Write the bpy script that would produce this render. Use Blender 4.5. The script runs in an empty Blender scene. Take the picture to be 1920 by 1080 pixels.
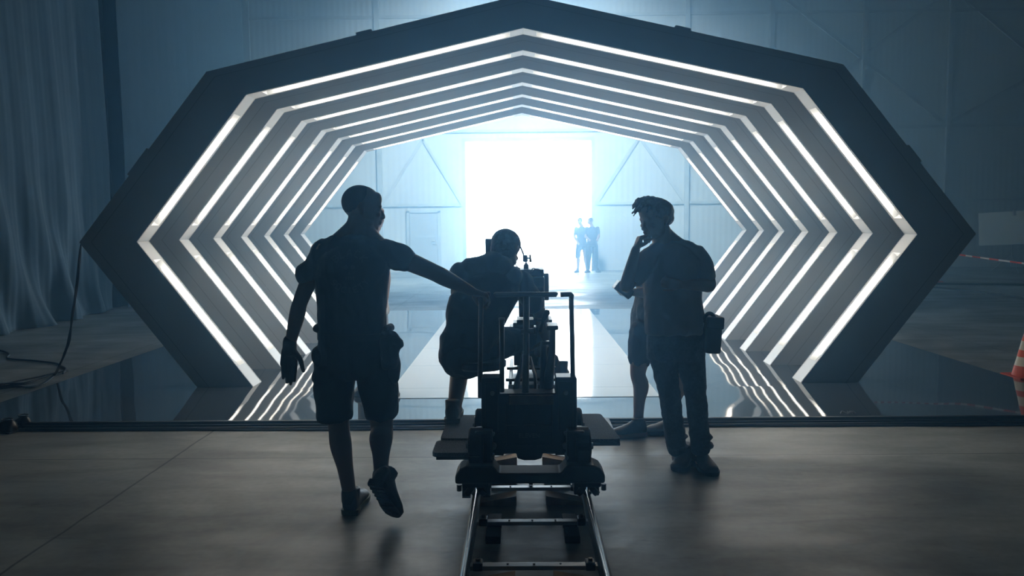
import bpy, bmesh, math, random
from mathutils import Vector, Matrix, Euler
from mathutils import noise as mnoise
random.seed(7)
PI = math.pi
S = bpy.context.scene
COL = S.collection

# ------------------------------------------------------------------ camera
EYE = Vector((0, 0, 1.6)); FPX = 1500.0
CAMROT = (Matrix.Rotation(math.radians(.62), 3, 'Z') @ Matrix.Rotation(PI/2 - math.radians(4.55), 3, 'X')
          @ Matrix.Rotation(math.radians(-.55), 3, 'Z'))
cd = bpy.data.cameras.new('camera'); cam = bpy.data.objects.new('camera', cd); COL.objects.link(cam)
cd.sensor_width = 36; cd.lens = FPX/1920*36; cd.clip_end = 200; cd.clip_start = .05
cam.matrix_world = Matrix.Translation(EYE) @ CAMROT.to_4x4()
S.camera = cam

def ray(x, y): return CAMROT @ Vector(((x-960)/FPX, -(y-540)/FPX, -1))
def at(x, y, Y):
    "point seen at photo pixel x, y, on the vertical plane at distance Y"
    d = ray(x, y); return EYE + d*(Y/d.y)
def onfloor(x, y, z=0.):
    d = ray(x, y); return EYE + d*((z-EYE.z)/d.z)

# ------------------------------------------------------------------ view, world, haze, daylight
S.view_settings.view_transform = 'Standard'; S.view_settings.look = 'None'
S.view_settings.gamma = 1; S.view_settings.use_curve_mapping = False
S.view_settings.exposure = 0.0
S.cycles.max_bounces = 6; S.cycles.diffuse_bounces = 3; S.cycles.glossy_bounces = 4
S.cycles.transmission_bounces = 3; S.cycles.volume_bounces = 2
S.cycles.use_light_tree = True
S.cycles.sample_clamp_indirect = 4.0
S.cycles.caustics_reflective = False; S.cycles.caustics_refractive = False

w = bpy.data.worlds.new('world'); S.world = w; w.use_nodes = True
bg = w.node_tree.nodes['Background']
bg.inputs[0].default_value = (.50, .73, 1.0, 1); bg.inputs[1].default_value = 30.0     # overexposed overcast sky outside

WALL_Y = 27.4
DOOR = (-1.84, 2.44, 4.42)           # x0, x1, height of the open hangar door
def area(name, loc, rot, sx, sy, power, color, spread=PI):
    l = bpy.data.lights.new(name, 'AREA'); l.shape = 'RECTANGLE'; l.size = sx; l.size_y = sy
    l.energy = power; l.color = color; l.spread = spread
    o = bpy.data.objects.new(name, l); COL.objects.link(o); o.location = loc; o.rotation_euler = rot
    return o
# portal that guides the sky light in through the open hangar door
pt = area('door_portal', ((DOOR[0]+DOOR[1])/2, WALL_Y+.12, DOOR[2]/2), (-PI/2, 0, 0), DOOR[1]-DOOR[0], DOOR[2], 1, (1, 1, 1))
pt.data.cycles.is_portal = True
# theatrical haze filling the hangar
WALL_FILL = 22000
HAZE_NEAR = (.0195, .79, (.25, .61, 1.0, 1)); HAZE_FAR = (.045, .56, (.58, .79, 1.0, 1))
def haze(name, y0, y1, density, g, color, label):
    m = bpy.data.materials.new(name); m.use_nodes = True; m.node_tree.nodes.clear()
    o_ = m.node_tree.nodes.new('ShaderNodeOutputMaterial'); v_ = m.node_tree.nodes.new('ShaderNodeVolumeScatter')
    v_.inputs['Color'].default_value = color; v_.inputs['Density'].default_value = density
    v_.inputs['Anisotropy'].default_value = g; m.node_tree.links.new(v_.outputs[0], o_.inputs['Volume'])
    b_ = bmesh.new(); bmesh.ops.create_cube(b_, size=1)
    for v in b_.verts: v.co = Vector((3.5+v.co.x*31.1, (y0+y1)/2+v.co.y*(y1-y0), 5.5+v.co.z*11.1))
    me = bpy.data.meshes.new(name); b_.to_mesh(me); b_.free(); me.materials.append(m)
    o = bpy.data.objects.new(name, me); COL.objects.link(o)
    o['label'] = label; o['category'] = 'haze'; o['kind'] = 'stuff'
haze('haze', -8.1, 14.6, HAZE_NEAR[0], HAZE_NEAR[1], HAZE_NEAR[2], 'thin blue haze in the near half of the hangar around the tunnel')
haze('haze', 14.6, WALL_Y+.1, HAZE_FAR[0], HAZE_FAR[1], HAZE_FAR[2], 'thick bright haze hanging between the tunnel and the back wall')
# added cool spot, unseen under the roof, to brighten the back wall and haze
l = bpy.data.lights.new('added_wall_fill', 'SPOT'); l.energy = WALL_FILL; l.color = (.42, .69, 1.0); l.shadow_soft_size = .8
l.spot_size = math.radians(104); l.spot_blend = 1.0
o = bpy.data.objects.new('added_wall_fill', l); COL.objects.link(o); o.location = (.3, 18.0, 9.6)
o.rotation_euler = (Vector((.3, 27.0, 1.4))-o.location).to_track_quat('-Z', 'Y').to_euler()
# faint warm fill added high behind the camera, out of view
area('fill_light', (-1.0, -4.0, 7.5), (math.radians(35), 0, 0), 3.0, 1.5, 0.5, (1.0, .93, .82))

# ------------------------------------------------------------------ helpers
MATS = {}
def mat(name, color, rough=.6, metal=0., spec=.5, bump=None, var=None, emit=None, coat=0., ior=1.45, sheen=0.):
    "procedural material; var=(scale, amount) mottles the colour, bump=(scale, distance) roughens it"
    if name in MATS: return MATS[name]
    m = bpy.data.materials.new(name); m.use_nodes = True; MATS[name] = m
    n = m.node_tree.nodes; L = m.node_tree.links; b = n['Principled BSDF']
    b.inputs['Base Color'].default_value = (*color, 1); b.inputs['Roughness'].default_value = rough
    b.inputs['Metallic'].default_value = metal; b.inputs['IOR'].default_value = ior
    b.inputs['Specular IOR Level'].default_value = spec; b.inputs['Coat Weight'].default_value = coat
    if sheen: b.inputs['Sheen Weight'].default_value = sheen
    tc = n.new('ShaderNodeTexCoord')
    if var:
        t = n.new('ShaderNodeTexNoise'); t.inputs['Scale'].default_value = var[0]; t.inputs['Detail'].default_value = 5
        L.new(tc.outputs['Object'], t.inputs['Vector'])
        r = n.new('ShaderNodeMapRange'); r.inputs['From Min'].default_value = .3; r.inputs['From Max'].default_value = .7
        r.inputs['To Min'].default_value = 1-var[1]; r.inputs['To Max'].default_value = 1+var[1]
        L.new(t.outputs['Fac'], r.inputs['Value'])
        h = n.new('ShaderNodeHueSaturation'); h.inputs['Color'].default_value = (*color, 1)
        L.new(r.outputs[0], h.inputs['Value']); L.new(h.outputs[0], b.inputs['Base Color'])
    if bump:
        t = n.new('ShaderNodeTexNoise'); t.inputs['Scale'].default_value = bump[0]; t.inputs['Detail'].default_value = 4
        L.new(tc.outputs['Object'], t.inputs['Vector'])
        u = n.new('ShaderNodeBump'); u.inputs['Distance'].default_value = bump[1]; u.inputs['Strength'].default_value = 1
        L.new(t.outputs['Fac'], u.inputs['Height']); L.new(u.outputs[0], b.inputs['Normal'])
    if emit:
        b.inputs['Emission Color'].default_value = (*emit[0], 1); b.inputs['Emission Strength'].default_value = emit[1]
    return m

def link(name, me, m=None, parent=None, label=None):
    o = bpy.data.objects.new(name, me); COL.objects.link(o)
    if m is not None and not me.materials: me.materials.append(m)
    if parent is not None: o.parent = parent
    if label: o['label'] = label
    return o
def obj(name, bm, m, parent=None, label=None, smooth=False, fix=True):
    if fix: bmesh.ops.recalc_face_normals(bm, faces=bm.faces)
    me = bpy.data.meshes.new(name); bm.to_mesh(me); bm.free()
    if smooth: me.shade_smooth()
    return link(name, me, m, parent, label)
def tag(o, label, cat, group=None, kind=None):
    o['label'] = label; o['category'] = cat
    if group: o['group'] = group
    if kind: o['kind'] = kind
    return o
def thing(name, label, cat, loc=(0, 0, 0), rz=0., group=None):
    o = bpy.data.objects.new(name, None); COL.objects.link(o); o.location = loc; o.rotation_euler = (0, 0, rz)
    o.empty_display_size = .1
    return tag(o, label, cat, group)
def struct(name, bm, m, smooth=False):
    o = obj(name, bm, m, smooth=smooth); o['kind'] = 'structure'; return o

def bx(bm, x0, x1, y0, y1, z0, z1, bev=0., M=None):
    g = bmesh.ops.create_cube(bm, size=1)['verts']
    for v in g:
        v.co = Vector(((x0+x1)/2+v.co.x*(x1-x0), (y0+y1)/2+v.co.y*(y1-y0), (z0+z1)/2+v.co.z*(z1-z0)))
    if bev:
        es = list({e for v in g for e in v.link_edges})
        r = bmesh.ops.bevel(bm, geom=es, offset=bev, segments=2, affect='EDGES', profile=.6)
        g = list({v for f in r['faces'] for v in f.verts} | {v for v in g if v.is_valid})
    if M is not None:
        for v in g: v.co = M @ v.co
    return g
def frame(d):
    d = Vector(d).normalized(); u = Vector((0, 0, 1)) if abs(d.z) < .95 else Vector((0, 1, 0))
    a = d.cross(u).normalized(); return a, a.cross(d).normalized()
def tube(bm, pts, r, n=8, caps=True):
    "round tube along pts; r a number or one per point"
    pts = [Vector(p) for p in pts]; rs = r if isinstance(r, (list, tuple)) else [r]*len(pts)
    rings = []; pa = None
    for i, p in enumerate(pts):
        d = (pts[min(i+1, len(pts)-1)]-pts[max(i-1, 0)])
        a, b = frame(d)
        if pa is not None:
            a = (pa - d.normalized()*pa.dot(d.normalized()))
            a = a.normalized() if a.length > 1e-5 else frame(d)[0]
            b = a.cross(d.normalized())
        pa = a
        rings.append([bm.verts.new(p+(a*math.cos(t)+b*math.sin(t))*rs[i]) for t in [2*PI*k/n for k in range(n)]])
    for q, w_ in zip(rings, rings[1:]):
        for k in range(n): bm.faces.new((q[k], q[(k+1) % n], w_[(k+1) % n], w_[k]))
    if caps: bm.faces.new(rings[0]); bm.faces.new(rings[-1][::-1])
def cyl(bm, a, b, r, n=20, r2=None): tube(bm, [a, b], [r, r if r2 is None else r2], n)
def prism(bm, poly, thick, M):
    "polygon (x, z) list extruded along local y by thick, then placed by M"
    f = [bm.verts.new(M @ Vector((x, 0, z))) for x, z in poly]; g = [bm.verts.new(M @ Vector((x, thick, z))) for x, z in poly]
    bm.faces.new(f); bm.faces.new(g[::-1]); k = len(poly)
    for i in range(k): bm.faces.new((f[i], f[(i+1) % k], g[(i+1) % k], g[i]))
def smoothpath(pts, k=6):
    pts = [Vector(p) for p in pts]; P = [pts[0]]+pts+[pts[-1]]; out = []
    for i in range(1, len(P)-2):
        a, b, c, d = P[i-1:i+3]
        for j in range(k):
            t = j/k
            out.append(.5*((2*b)+(c-a)*t+(2*a-5*b+4*c-d)*t*t+(3*b-a-3*c+d)*t**3))
    out.append(pts[-1]); return out
NB = bmesh.new

# ------------------------------------------------------------------ setting materials
def wall_material():
    m = mat('wall_sheet', (.55, .60, .62), .7, var=(.35, .12))
    n = m.node_tree.nodes; L = m.node_tree.links
    tc = n.new('ShaderNodeTexCoord'); wv = n.new('ShaderNodeTexWave'); wv.bands_direction = 'X'; wv.inputs['Scale'].default_value = 1.6
    L.new(tc.outputs['Object'], wv.inputs['Vector'])
    u = n.new('ShaderNodeBump'); u.inputs['Distance'].default_value = .006
    L.new(wv.outputs['Fac'], u.inputs['Height']); L.new(u.outputs[0], n['Principled BSDF'].inputs['Normal'])
    return m
def concrete():
    m = mat('concrete', (.33, .345, .318), .5); n = m.node_tree.nodes; L = m.node_tree.links; b = n['Principled BSDF']
    geo = n.new('ShaderNodeNewGeometry'); sep = n.new('ShaderNodeSeparateXYZ'); L.new(geo.outputs['Position'], sep.inputs[0])
    def noise(s, d, vec=None, dist=0.):
        t = n.new('ShaderNodeTexNoise'); t.inputs['Scale'].default_value = s; t.inputs['Detail'].default_value = d
        t.inputs['Distortion'].default_value = dist
        L.new(vec or geo.outputs['Position'], t.inputs['Vector']); return t.outputs['Fac']
    def rng(v, a, b_, c, d):
        r = n.new('ShaderNodeMapRange'); r.inputs['From Min'].default_value = a; r.inputs['From Max'].default_value = b_
        r.inputs['To Min'].default_value = c; r.inputs['To Max'].default_value = d; L.new(v, r.inputs['Value']); return r.outputs[0]
    def mth(op, a, b_=None):
        k = n.new('ShaderNodeMath'); k.operation = op
        for i, v in enumerate((a, b_)):
            if v is None: continue
            if isinstance(v, (int, float)): k.inputs[i].default_value = v
            else: L.new(v, k.inputs[i])
        return k.outputs[0]
    st = n.new('ShaderNodeMapping'); st.inputs['Scale'].default_value = (.45, 1.6, 1); L.new(geo.outputs['Position'], st.inputs['Vector'])
    n1 = rng(noise(.55, 6, None, 1.2), .3, .7, .42, 1.25)
    n2 = rng(noise(3.2, 8, st.outputs[0], .6), .25, .75, .66, 1.22)
    n3 = rng(noise(22, 6), .3, .8, .88, 1.08)
    v = mth('MULTIPLY', mth('MULTIPLY', n1, n2), n3)
    # dark scuffs and specks
    sc = n.new('ShaderNodeTexNoise'); sc.inputs['Scale'].default_value = 5.5; sc.inputs['Detail'].default_value = 9; sc.inputs['Roughness'].default_value = .7
    mp = n.new('ShaderNodeMapping'); mp.inputs['Scale'].default_value = (.5, 1.9, 1); mp.inputs['Location'].default_value = (3, 7, 0)
    L.new(geo.outputs['Position'], mp.inputs['Vector']); L.new(mp.outputs[0], sc.inputs['Vector'])
    v = mth('MULTIPLY', v, rng(sc.outputs['Fac'], .62, .70, 1, .55))
    # saw-cut joints
    wob = mth('MULTIPLY', mth('SUBTRACT', noise(2.5, 4), .5), .03)
    def joint(axis, pos, wd):
        d = mth('ABSOLUTE', mth('ADD', mth('SUBTRACT', sep.outputs[axis], pos), wob))
        return rng(d, wd*.35, wd, .35, 1)
    for ax, pos, wd in ((0, -2.43, .011), (1, 5.42, .008), (0, -5.08, .012), (0, 5.9, .01), (1, 16.5, .02), (1, 22.0, .02), (0, -8.5, .012), (0, 9.6, .012)):
        v = mth('MULTIPLY', v, joint(ax, pos, wd))
    h = n.new('ShaderNodeHueSaturation'); h.inputs['Color'].default_value = (.33, .345, .318, 1); L.new(v, h.inputs['Value'])
    L.new(h.outputs[0], b.inputs['Base Color'])
    L.new(rng(noise(1.4, 7, st.outputs[0], .5), .3, .7, .30, .58), b.inputs['Roughness'])
    u = n.new('ShaderNodeBump'); u.inputs['Distance'].default_value = .004; u.inputs['Strength'].default_value = .6
    L.new(noise(9, 8), u.inputs['Height']); L.new(u.outputs[0], b.inputs['Normal'])
    return m
def gloss_deck(name, color, ior, rough):
    "polished deck sheets: nearly flat, each sheet bowed in its own way"
    m = mat(name, color, rough, ior=ior); n = m.node_tree.nodes; L = m.node_tree.links; b = n['Principled BSDF']
    geo = n.new('ShaderNodeNewGeometry'); sep = n.new('ShaderNodeSeparateXYZ'); L.new(geo.outputs['Position'], sep.inputs[0])
    def mth(op, a, b_=None):
        k = n.new('ShaderNodeMath'); k.operation = op
        for i, v in enumerate((a, b_)):
            if v is None: continue
            if isinstance(v, (int, float)): k.inputs[i].default_value = v
            else: L.new(v, k.inputs[i])
        return k.outputs[0]
    fy = mth('FLOOR', mth('DIVIDE', mth('SUBTRACT', sep.outputs[1], 6.28), 1.22))
    fx = mth('FLOOR', mth('DIVIDE', sep.outputs[0], 2.44))
    cell = mth('ADD', mth('MULTIPLY', fy, 13.7), mth('MULTIPLY', fx, 5.3))
    t = n.new('ShaderNodeTexNoise'); t.noise_dimensions = '4D'; t.inputs['Scale'].default_value = 1.35; t.inputs['Detail'].default_value = .6
    L.new(geo.outputs['Position'], t.inputs['Vector']); L.new(cell, t.inputs['W'])
    u = n.new('ShaderNodeBump'); u.inputs['Distance'].default_value = .0042; u.inputs['Strength'].default_value = 1.
    L.new(t.outputs['Fac'], u.inputs['Height']); L.new(u.outputs[0], b.inputs['Normal'])
    # hairline seams between the sheets
    my = mth('ABSOLUTE', mth('SUBTRACT', mth('FRACT', mth('ADD', mth('DIVIDE', mth('SUBTRACT', sep.outputs[1], 6.28), 1.22), .5)), .5))
    mx = mth('ABSOLUTE', mth('SUBTRACT', mth('FRACT', mth('ADD', mth('DIVIDE', sep.outputs[0], 2.44), .5)), .5))
    s = mth('MINIMUM', mth('MULTIPLY', my, 1.22), mth('MULTIPLY', mx, 2.44))
    r = n.new('ShaderNodeMapRange'); r.inputs['From Min'].default_value = .002; r.inputs['From Max'].default_value = .006
    r.inputs['To Min'].default_value = .35; r.inputs['To Max'].default_value = 1; L.new(s, r.inputs['Value'])
    h = n.new('ShaderNodeHueSaturation'); h.inputs['Color'].default_value = (*color, 1); L.new(r.outputs[0], h.inputs['Value'])
    L.new(h.outputs[0], b.inputs['Base Color'])
    return m
M_DARKW = mat('dark_wall', (.05, .055, .06), .9); M_WALL = wall_material(); M_CONC = concrete()  # walls beside and behind the camera kept dark to cut bounced light
M_STEEL = mat('painted_steel', (.45, .5, .52), .6, var=(2, .15))
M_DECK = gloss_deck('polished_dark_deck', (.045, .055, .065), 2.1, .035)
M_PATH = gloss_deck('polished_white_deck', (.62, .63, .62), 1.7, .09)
M_SKIRT = mat('deck_skirt', (.02, .02, .022), .5)

# ------------------------------------------------------------------ hangar shell
RX0, RX1, RY0, RZ = -12., 19., -8., 11.
b = NB(); bx(b, RX0, RX1, RY0, WALL_Y+9, -.2, 0); struct('floor', b, M_CONC)
b = NB()
bx(b, RX0, DOOR[0], WALL_Y, WALL_Y+.25, 0, RZ); bx(b, DOOR[1], RX1, WALL_Y, WALL_Y+.25, 0, RZ)
bx(b, DOOR[0], DOOR[1], WALL_Y, WALL_Y+.25, DOOR[2], RZ); struct('wall_back', b, M_WALL)
b = NB(); bx(b, RX0-.2, RX0, RY0, WALL_Y+.25, 0, RZ); struct('wall_left', b, M_DARKW)
b = NB(); bx(b, RX1, RX1+.2, RY0, WALL_Y+.25, 0, RZ); struct('wall_right', b, M_DARKW)
b = NB(); bx(b, RX0, RX1, RY0-.2, RY0, 0, RZ); struct('wall_front', b, M_DARKW)
b = NB(); bx(b, RX0-.2, RX1+.2, RY0-.2, WALL_Y+.25, RZ, RZ+.2); struct('ceiling', b, mat('ceiling_sheet', (.08, .09, .10), .8))
# frame of the hangar door
b = NB()
for x in (DOOR[0]-.1, DOOR[1]): bx(b, x, x+.1, WALL_Y-.05, WALL_Y+.02, 0, DOOR[2]+.1)
bx(b, DOOR[0], DOOR[1], WALL_Y-.05, WALL_Y+.02, DOOR[2], DOOR[2]+.1); struct('trim_1', b, M_STEEL)
# girts, posts and wind braces on the back wall
ti = [2]
def wallbar(x0, z0, x1, z1, wd=.09, dp=.07):
    b = NB(); a = Vector((x0, WALL_Y, z0)); c = Vector((x1, WALL_Y, z1)); d = (c-a).normalized(); p = Vector((d.z, 0, -d.x))*wd/2
    vs_ = [q+o for o in (Vector((0, 0, 0)), Vector((0, -dp, 0))) for q in (a-p, a+p, c+p, c-p)]
    v = [b.verts.new(q) for q in vs_]
    for f in ((0, 1, 2, 3), (7, 6, 5, 4), (0, 4, 5, 1), (1, 5, 6, 2), (2, 6, 7, 3), (3, 7, 4, 0)): b.faces.new([v[i] for i in f])
    struct('trim_%d' % ti[0], b, M_STEEL); ti[0] += 1
for x in (-9.1, -4.75): wallbar(x, 0, x, RZ, .16, .12)
b = NB(); bx(b, -8.95, -8.2, 16.1, 17.0, 0, RZ); struct('trim_%d' % ti[0], b, mat('gap_column_dark', (.03, .035, .035), .8)); ti[0] += 1  # dark column added behind the drape gap to keep it dark
for x in (5.65, 8.45, 11.54, 14.39, 17.2): wallbar(x, 0, x, RZ, .14, .12)
wallbar(RX0, 2.28, DOOR[0]-.1, 2.28); wallbar(DOOR[1]+.1, 2.28, RX1, 2.28)
wallbar(RX0, 4.75, RX1, 4.75); wallbar(RX0, 8.55, RX1, 8.55)
for x0, z0, x1, z1 in ((-3.27, 4.5, -4.7, 2.3), (-3.27, 4.5, -1.95, 2.3), (4.06, 4.5, 2.6, 2.3), (4.06, 4.5, 5.6, 2.3),
                       (8.6, 9.2, 14.3, 4.85), (14.3, 9.2, 8.6, 4.85), (14.5, 9.2, 18.9, 5.6), (18.9, 7.3, 14.5, 4.9), (14.3, .2, 8.6, 4.6), (8.6, 2.4, 5.8, 4.7)):
    wallbar(x0, z0, x1, z1, .1, .06)
# pedestrian door left of the bright opening
dr = thing('door_1', None, None, (-3.29, WALL_Y-.02, 0)); del dr['label'], dr['category']; dr['kind'] = 'structure'
b = NB(); bx(b, -.47, .47, -.05, 0, .01, 2.0, .004); obj('door_panel', b, mat('door_paint', (.42, .46, .48), .5), dr)
b = NB()
for s in (-1, 1): bx(b, s*.53-.05, s*.53+.05, -.08, .01, 0, 2.08)
bx(b, -.58, .58, -.08, .01, 2.02, 2.1); obj('door_frame', b, M_STEEL, dr)
b = NB(); bx(b, .28, .42, -.09, -.05, .95, 1.12, .01); tube(b, [(.38, -.08, 1.05), (.38, -.12, 1.05), (.26, -.12, 1.05)], .012); obj('door_handle', b, M_STEEL, dr)
b = NB(); bx(b, -.4, .4, -.065, -.05, 1.18, 1.24); obj('push_rail', b, M_STEEL, dr)

# ------------------------------------------------------------------ glossy deck
DZ = .05
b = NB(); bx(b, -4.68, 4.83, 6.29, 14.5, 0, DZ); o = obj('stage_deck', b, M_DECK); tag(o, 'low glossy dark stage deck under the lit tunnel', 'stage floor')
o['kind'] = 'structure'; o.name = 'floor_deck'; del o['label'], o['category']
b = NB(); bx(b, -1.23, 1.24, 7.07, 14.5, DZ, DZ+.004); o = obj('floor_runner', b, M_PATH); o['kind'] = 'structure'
b = NB(); bx(b, -4.70, 4.85, 6.262, 6.29, 0, DZ+.004); struct('trim_%d' % ti[0], b, M_SKIRT); ti[0] += 1

# ------------------------------------------------------------------ faceted light tunnel
TC = .045; TY0 = 7.65; PITCH = .957; NR = 7; BW = .262
IN = [(-2.655, DZ), (-3.725, 1.467), (-2.62, 2.845), (0, 3.43), (2.62, 2.845), (3.725, 1.467), (2.655, DZ)]
OUT = [(-3.2, DZ), (-4.28, 1.467), (-2.99, 3.062), (0, 3.736), (2.99, 3.062), (4.28, 1.467), (3.2, DZ)]
TEND = TY0+6*PITCH+BW
M_PANEL = mat("tunnel_panel", (.50, .51, .50), .55, var=(1.2, .06))
M_STRIPF = mat('strip_frame_white', (.8, .82, .83), .45)
M_GLOW = mat('strip_diffuser', (.9, .9, .9), .5, emit=((1.0, .965, .89), 10.5))
M_SEAM = mat("panel_seam", (.28, .29, .29), .7)
def seg_axes(i, prof=IN):
    a = Vector((prof[i][0], 0, prof[i][1])); c = Vector((prof[i+1][0], 0, prof[i+1][1])); d = (c-a); Ls = d.length; d.normalize()
    nrm = Vector((-d.z, 0, d.x))                       # pointing outward for a left-to-right profile
    mid = (a+c)/2-Vector((0, 0, 1.4))
    if nrm.dot(mid) < 0: nrm = -nrm
    return a, d, nrm, Ls
def quad(bm, *p): bm.faces.new([bm.verts.new(q) for q in p])
YV = Vector((0, 1, 0))
def strip_meshes(i):
    a, d, nr, L_ = seg_axes(i)
    m0, m1 = {0: (.25, .22), 1: (.2, .22), 2: (.14, .13), 3: (.13, .14), 4: (.22, .2), 5: (.22, .25)}[i]
    P = lambda s, y, n_: a+d*s+YV*y+nr*n_
    ya, yb = .048, BW-.048; s0, s1 = m0, L_-m1; D = .06
    f = NB()
    quad(f, P(0, 0, 0), P(L_, 0, 0), P(L_, ya, 0), P(0, ya, 0)); quad(f, P(0, yb, 0), P(L_, yb, 0), P(L_, BW, 0), P(0, BW, 0))
    quad(f, P(0, ya, 0), P(s0, ya, 0), P(s0, yb, 0), P(0, yb, 0)); quad(f, P(s1, ya, 0), P(L_, ya, 0), P(L_, yb, 0), P(s1, yb, 0))
    quad(f, P(s0, ya, 0), P(s1, ya, 0), P(s1, ya, D), P(s0, ya, D)); quad(f, P(s0, yb, 0), P(s1, yb, 0), P(s1, yb, D), P(s0, yb, D))
    quad(f, P(s0, ya, 0), P(s0, yb, 0), P(s0, yb, D), P(s0, ya, D)); quad(f, P(s1, ya, 0), P(s1, yb, 0), P(s1, yb, D), P(s1, ya, D))
    quad(f, P(s0, ya, D), P(s1, ya, D), P(s1, yb, D), P(s0, yb, D))
    bmesh.ops.remove_doubles(f, verts=f.verts, dist=1e-5); bmesh.ops.recalc_face_normals(f, faces=f.faces)
    me = bpy.data.meshes.new('light_strip'); f.to_mesh(me); f.free(); me.materials.append(M_STRIPF)
    g = NB(); e = .10
    quad(g, P(s0+e, ya+.02, D-.02), P(s1-e, ya+.02, D-.02), P(s1-e, yb-.02, D-.02), P(s0+e, yb-.02, D-.02))
    for (q0, q1) in ((s0+e, s1-e),):
        quad(g, P(q0, ya+.02, D-.02), P(q1, ya+.02, D-.02), P(q1, ya+.02, D), P(q0, ya+.02, D)); quad(g, P(q0, yb-.02, D-.02), P(q1, yb-.02, D-.02), P(q1, yb-.02, D), P(q0, yb-.02, D))
    quad(g, P(s0+e, ya+.02, D), P(s0+e, yb-.02, D), P(s0+e, yb-.02, D-.02), P(s0+e, ya+.02, D-.02)); quad(g, P(s1-e, ya+.02, D), P(s1-e, yb-.02, D), P(s1-e, yb-.02, D-.02), P(s1-e, ya+.02, D-.02))
    bmesh.ops.remove_doubles(g, verts=g.verts, dist=1e-5)
    for fc in g.faces:
        c = fc.calc_center_median()
    bmesh.ops.recalc_face_normals(g, faces=g.faces)
    mg = bpy.data.meshes.new('diffuser'); g.to_mesh(mg); g.free(); mg.materials.append(M_GLOW)
    return me, mg
RING = ['nearest of the seven glowing faceted portal frames, its dark front facing the camera', 'second glowing faceted portal frame counting from the camera', 'third glowing faceted portal frame counting from the camera',
        'middle one of the seven glowing faceted portal frames', 'fifth glowing faceted portal frame counting from the camera', 'last but one of the seven glowing faceted portal frames', 'farthest glowing faceted portal frame, nearest the bright doorway']
def box8(m, A, B_, C_, D_, y0, y1):
    b = NB(); v = [b.verts.new(q+YV*y) for y in (y0, y1) for q in (A, B_, C_, D_)]
    for f in ((0, 1, 2, 3), (7, 6, 5, 4), (0, 4, 5, 1), (1, 5, 6, 2), (2, 6, 7, 3), (3, 7, 4, 0)): b.faces.new([v[k] for k in f])
    bmesh.ops.recalc_face_normals(b, faces=b.faces); me = bpy.data.meshes.new('panel'); b.to_mesh(me); b.free(); me.materials.append(m); return me
def seam_mesh(A, B_, C_, D_, t0):
    b = NB(); v = [b.verts.new(q+YV*(-.0015)) for q in (A.lerp(D_, t0), B_.lerp(C_, t0), B_.lerp(C_, t0+.010), A.lerp(D_, t0+.010))]
    b.faces.new(v); me = bpy.data.meshes.new('seam'); b.to_mesh(me); b.free(); me.materials.append(M_SEAM); return me
rings = [thing('portal_frame', RING[r], 'portal frame', (TC, TY0+r*PITCH, 0), 0, 'seven lit portal frames forming the tunnel') for r in range(NR)]
for i in range(6):
    me, mg = strip_meshes(i)
    A, B_, C_, D_ = [Vector((x, 0, z)) for x, z in (IN[i], IN[i+1], OUT[i+1], OUT[i])]
    fr = box8(M_PANEL, A, B_, C_, D_, 0, .018); bk = box8(M_PANEL, A, B_, C_, D_, BW-.018, BW); ou = box8(M_PANEL, D_.lerp(A, .03), C_.lerp(B_, .03), C_, D_, .018, BW-.018)
    s1, s2 = seam_mesh(A, B_, C_, D_, .78), seam_mesh(A, B_, C_, D_, .33)
    for r, t in enumerate(rings):
        s_ = link('light_strip', me, None, t); link('diffuser', mg, None, s_, 'glowing white light diffuser')
        f = link('front_panel', fr, None, t); link('seam', s1 if r == 0 else s2, None, f)
        link('rear_panel', bk, None, t); link('outer_panel', ou, None, t)
def joint_plate(i, t, wd, pr):
    a, d, nr, L_ = seg_axes(i, OUT); b = NB()
    M = Matrix.Translation(a+d*(t*L_)) @ Matrix((( d.x, 0, nr.x), (0, 1, 0), (d.z, 0, nr.z))).to_4x4()
    bx(b, -wd/2, wd/2, .02, .24, -.02, pr, .004, M); obj('joint_plate', b, M_PANEL, rings[0])
joint_plate(2, .50, .15, .03); joint_plate(3, .50, .15, .03); joint_plate(1, .47, .32, .03); joint_plate(4, .53, .2, .03)

# ------------------------------------------------------------------ drapes
def wobj(name, bm, m, parent, label=None, smooth=False, fix=True):
    "mesh given in world coordinates, hung under an unrotated parent"
    o = obj(name, bm, m, parent, label, smooth, fix); o.matrix_parent_inverse = Matrix.Translation(-parent.location); return o
M_DRAPE = mat('drape_cloth', (.045, .095, .135), .9, var=(3, .12), sheen=.2)
def curtain(y0, y1, x0, heavy, label, seed, lean=0.):
    ny = int((y1-y0)/.028); nz = 70; H_ = 10.7; b = NB(); g = []
    for i in range(ny+1):
        row = []
        for k in range(nz+1):
            t = k/nz; z = .0+H_*(t**1.25); y = y0+(y1-y0)*i/ny
            hv = 1.0 if y < heavy else max(.30, 1-(y-heavy)*.45)
            low = max(0, 1-z/3.0)
            ph = mnoise.noise(Vector((y*.45+seed, z*.10, 3)))*3.2
            f = (.018+.03*low)*math.sin(y*7.5+ph*2+low*1.2)+.010*math.sin(y*19+ph*3+z*.25)+.004*math.sin(y*47+z*.6)
            f += .07*low*math.sin(y*6+z*2.4+seed)*(.4+hv)
            f += .07*mnoise.noise(Vector((y*1.3+seed, z*.30, 8)))+.06*max(0, mnoise.noise(Vector((y*2.1+z*.12, z*.08, seed+20))))
            f *= .45+.75*low
            row.append(b.verts.new((x0+f*hv-low*.10+.25*low*low*(hv-.3), y+lean*(1-t)+.25*low*mnoise.noise(Vector((y*.8, z, seed)))*low, max(z, .006))))
        g.append(row)
    for i in range(ny):
        for k in range(nz): b.faces.new((g[i][k], g[i+1][k], g[i+1][k+1], g[i][k+1]))
    o = obj('drape', b, M_DRAPE, smooth=True); o.modifiers.new('cloth', 'SOLIDIFY').thickness = .006
    tag(o, label, 'curtain'); return o
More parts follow.
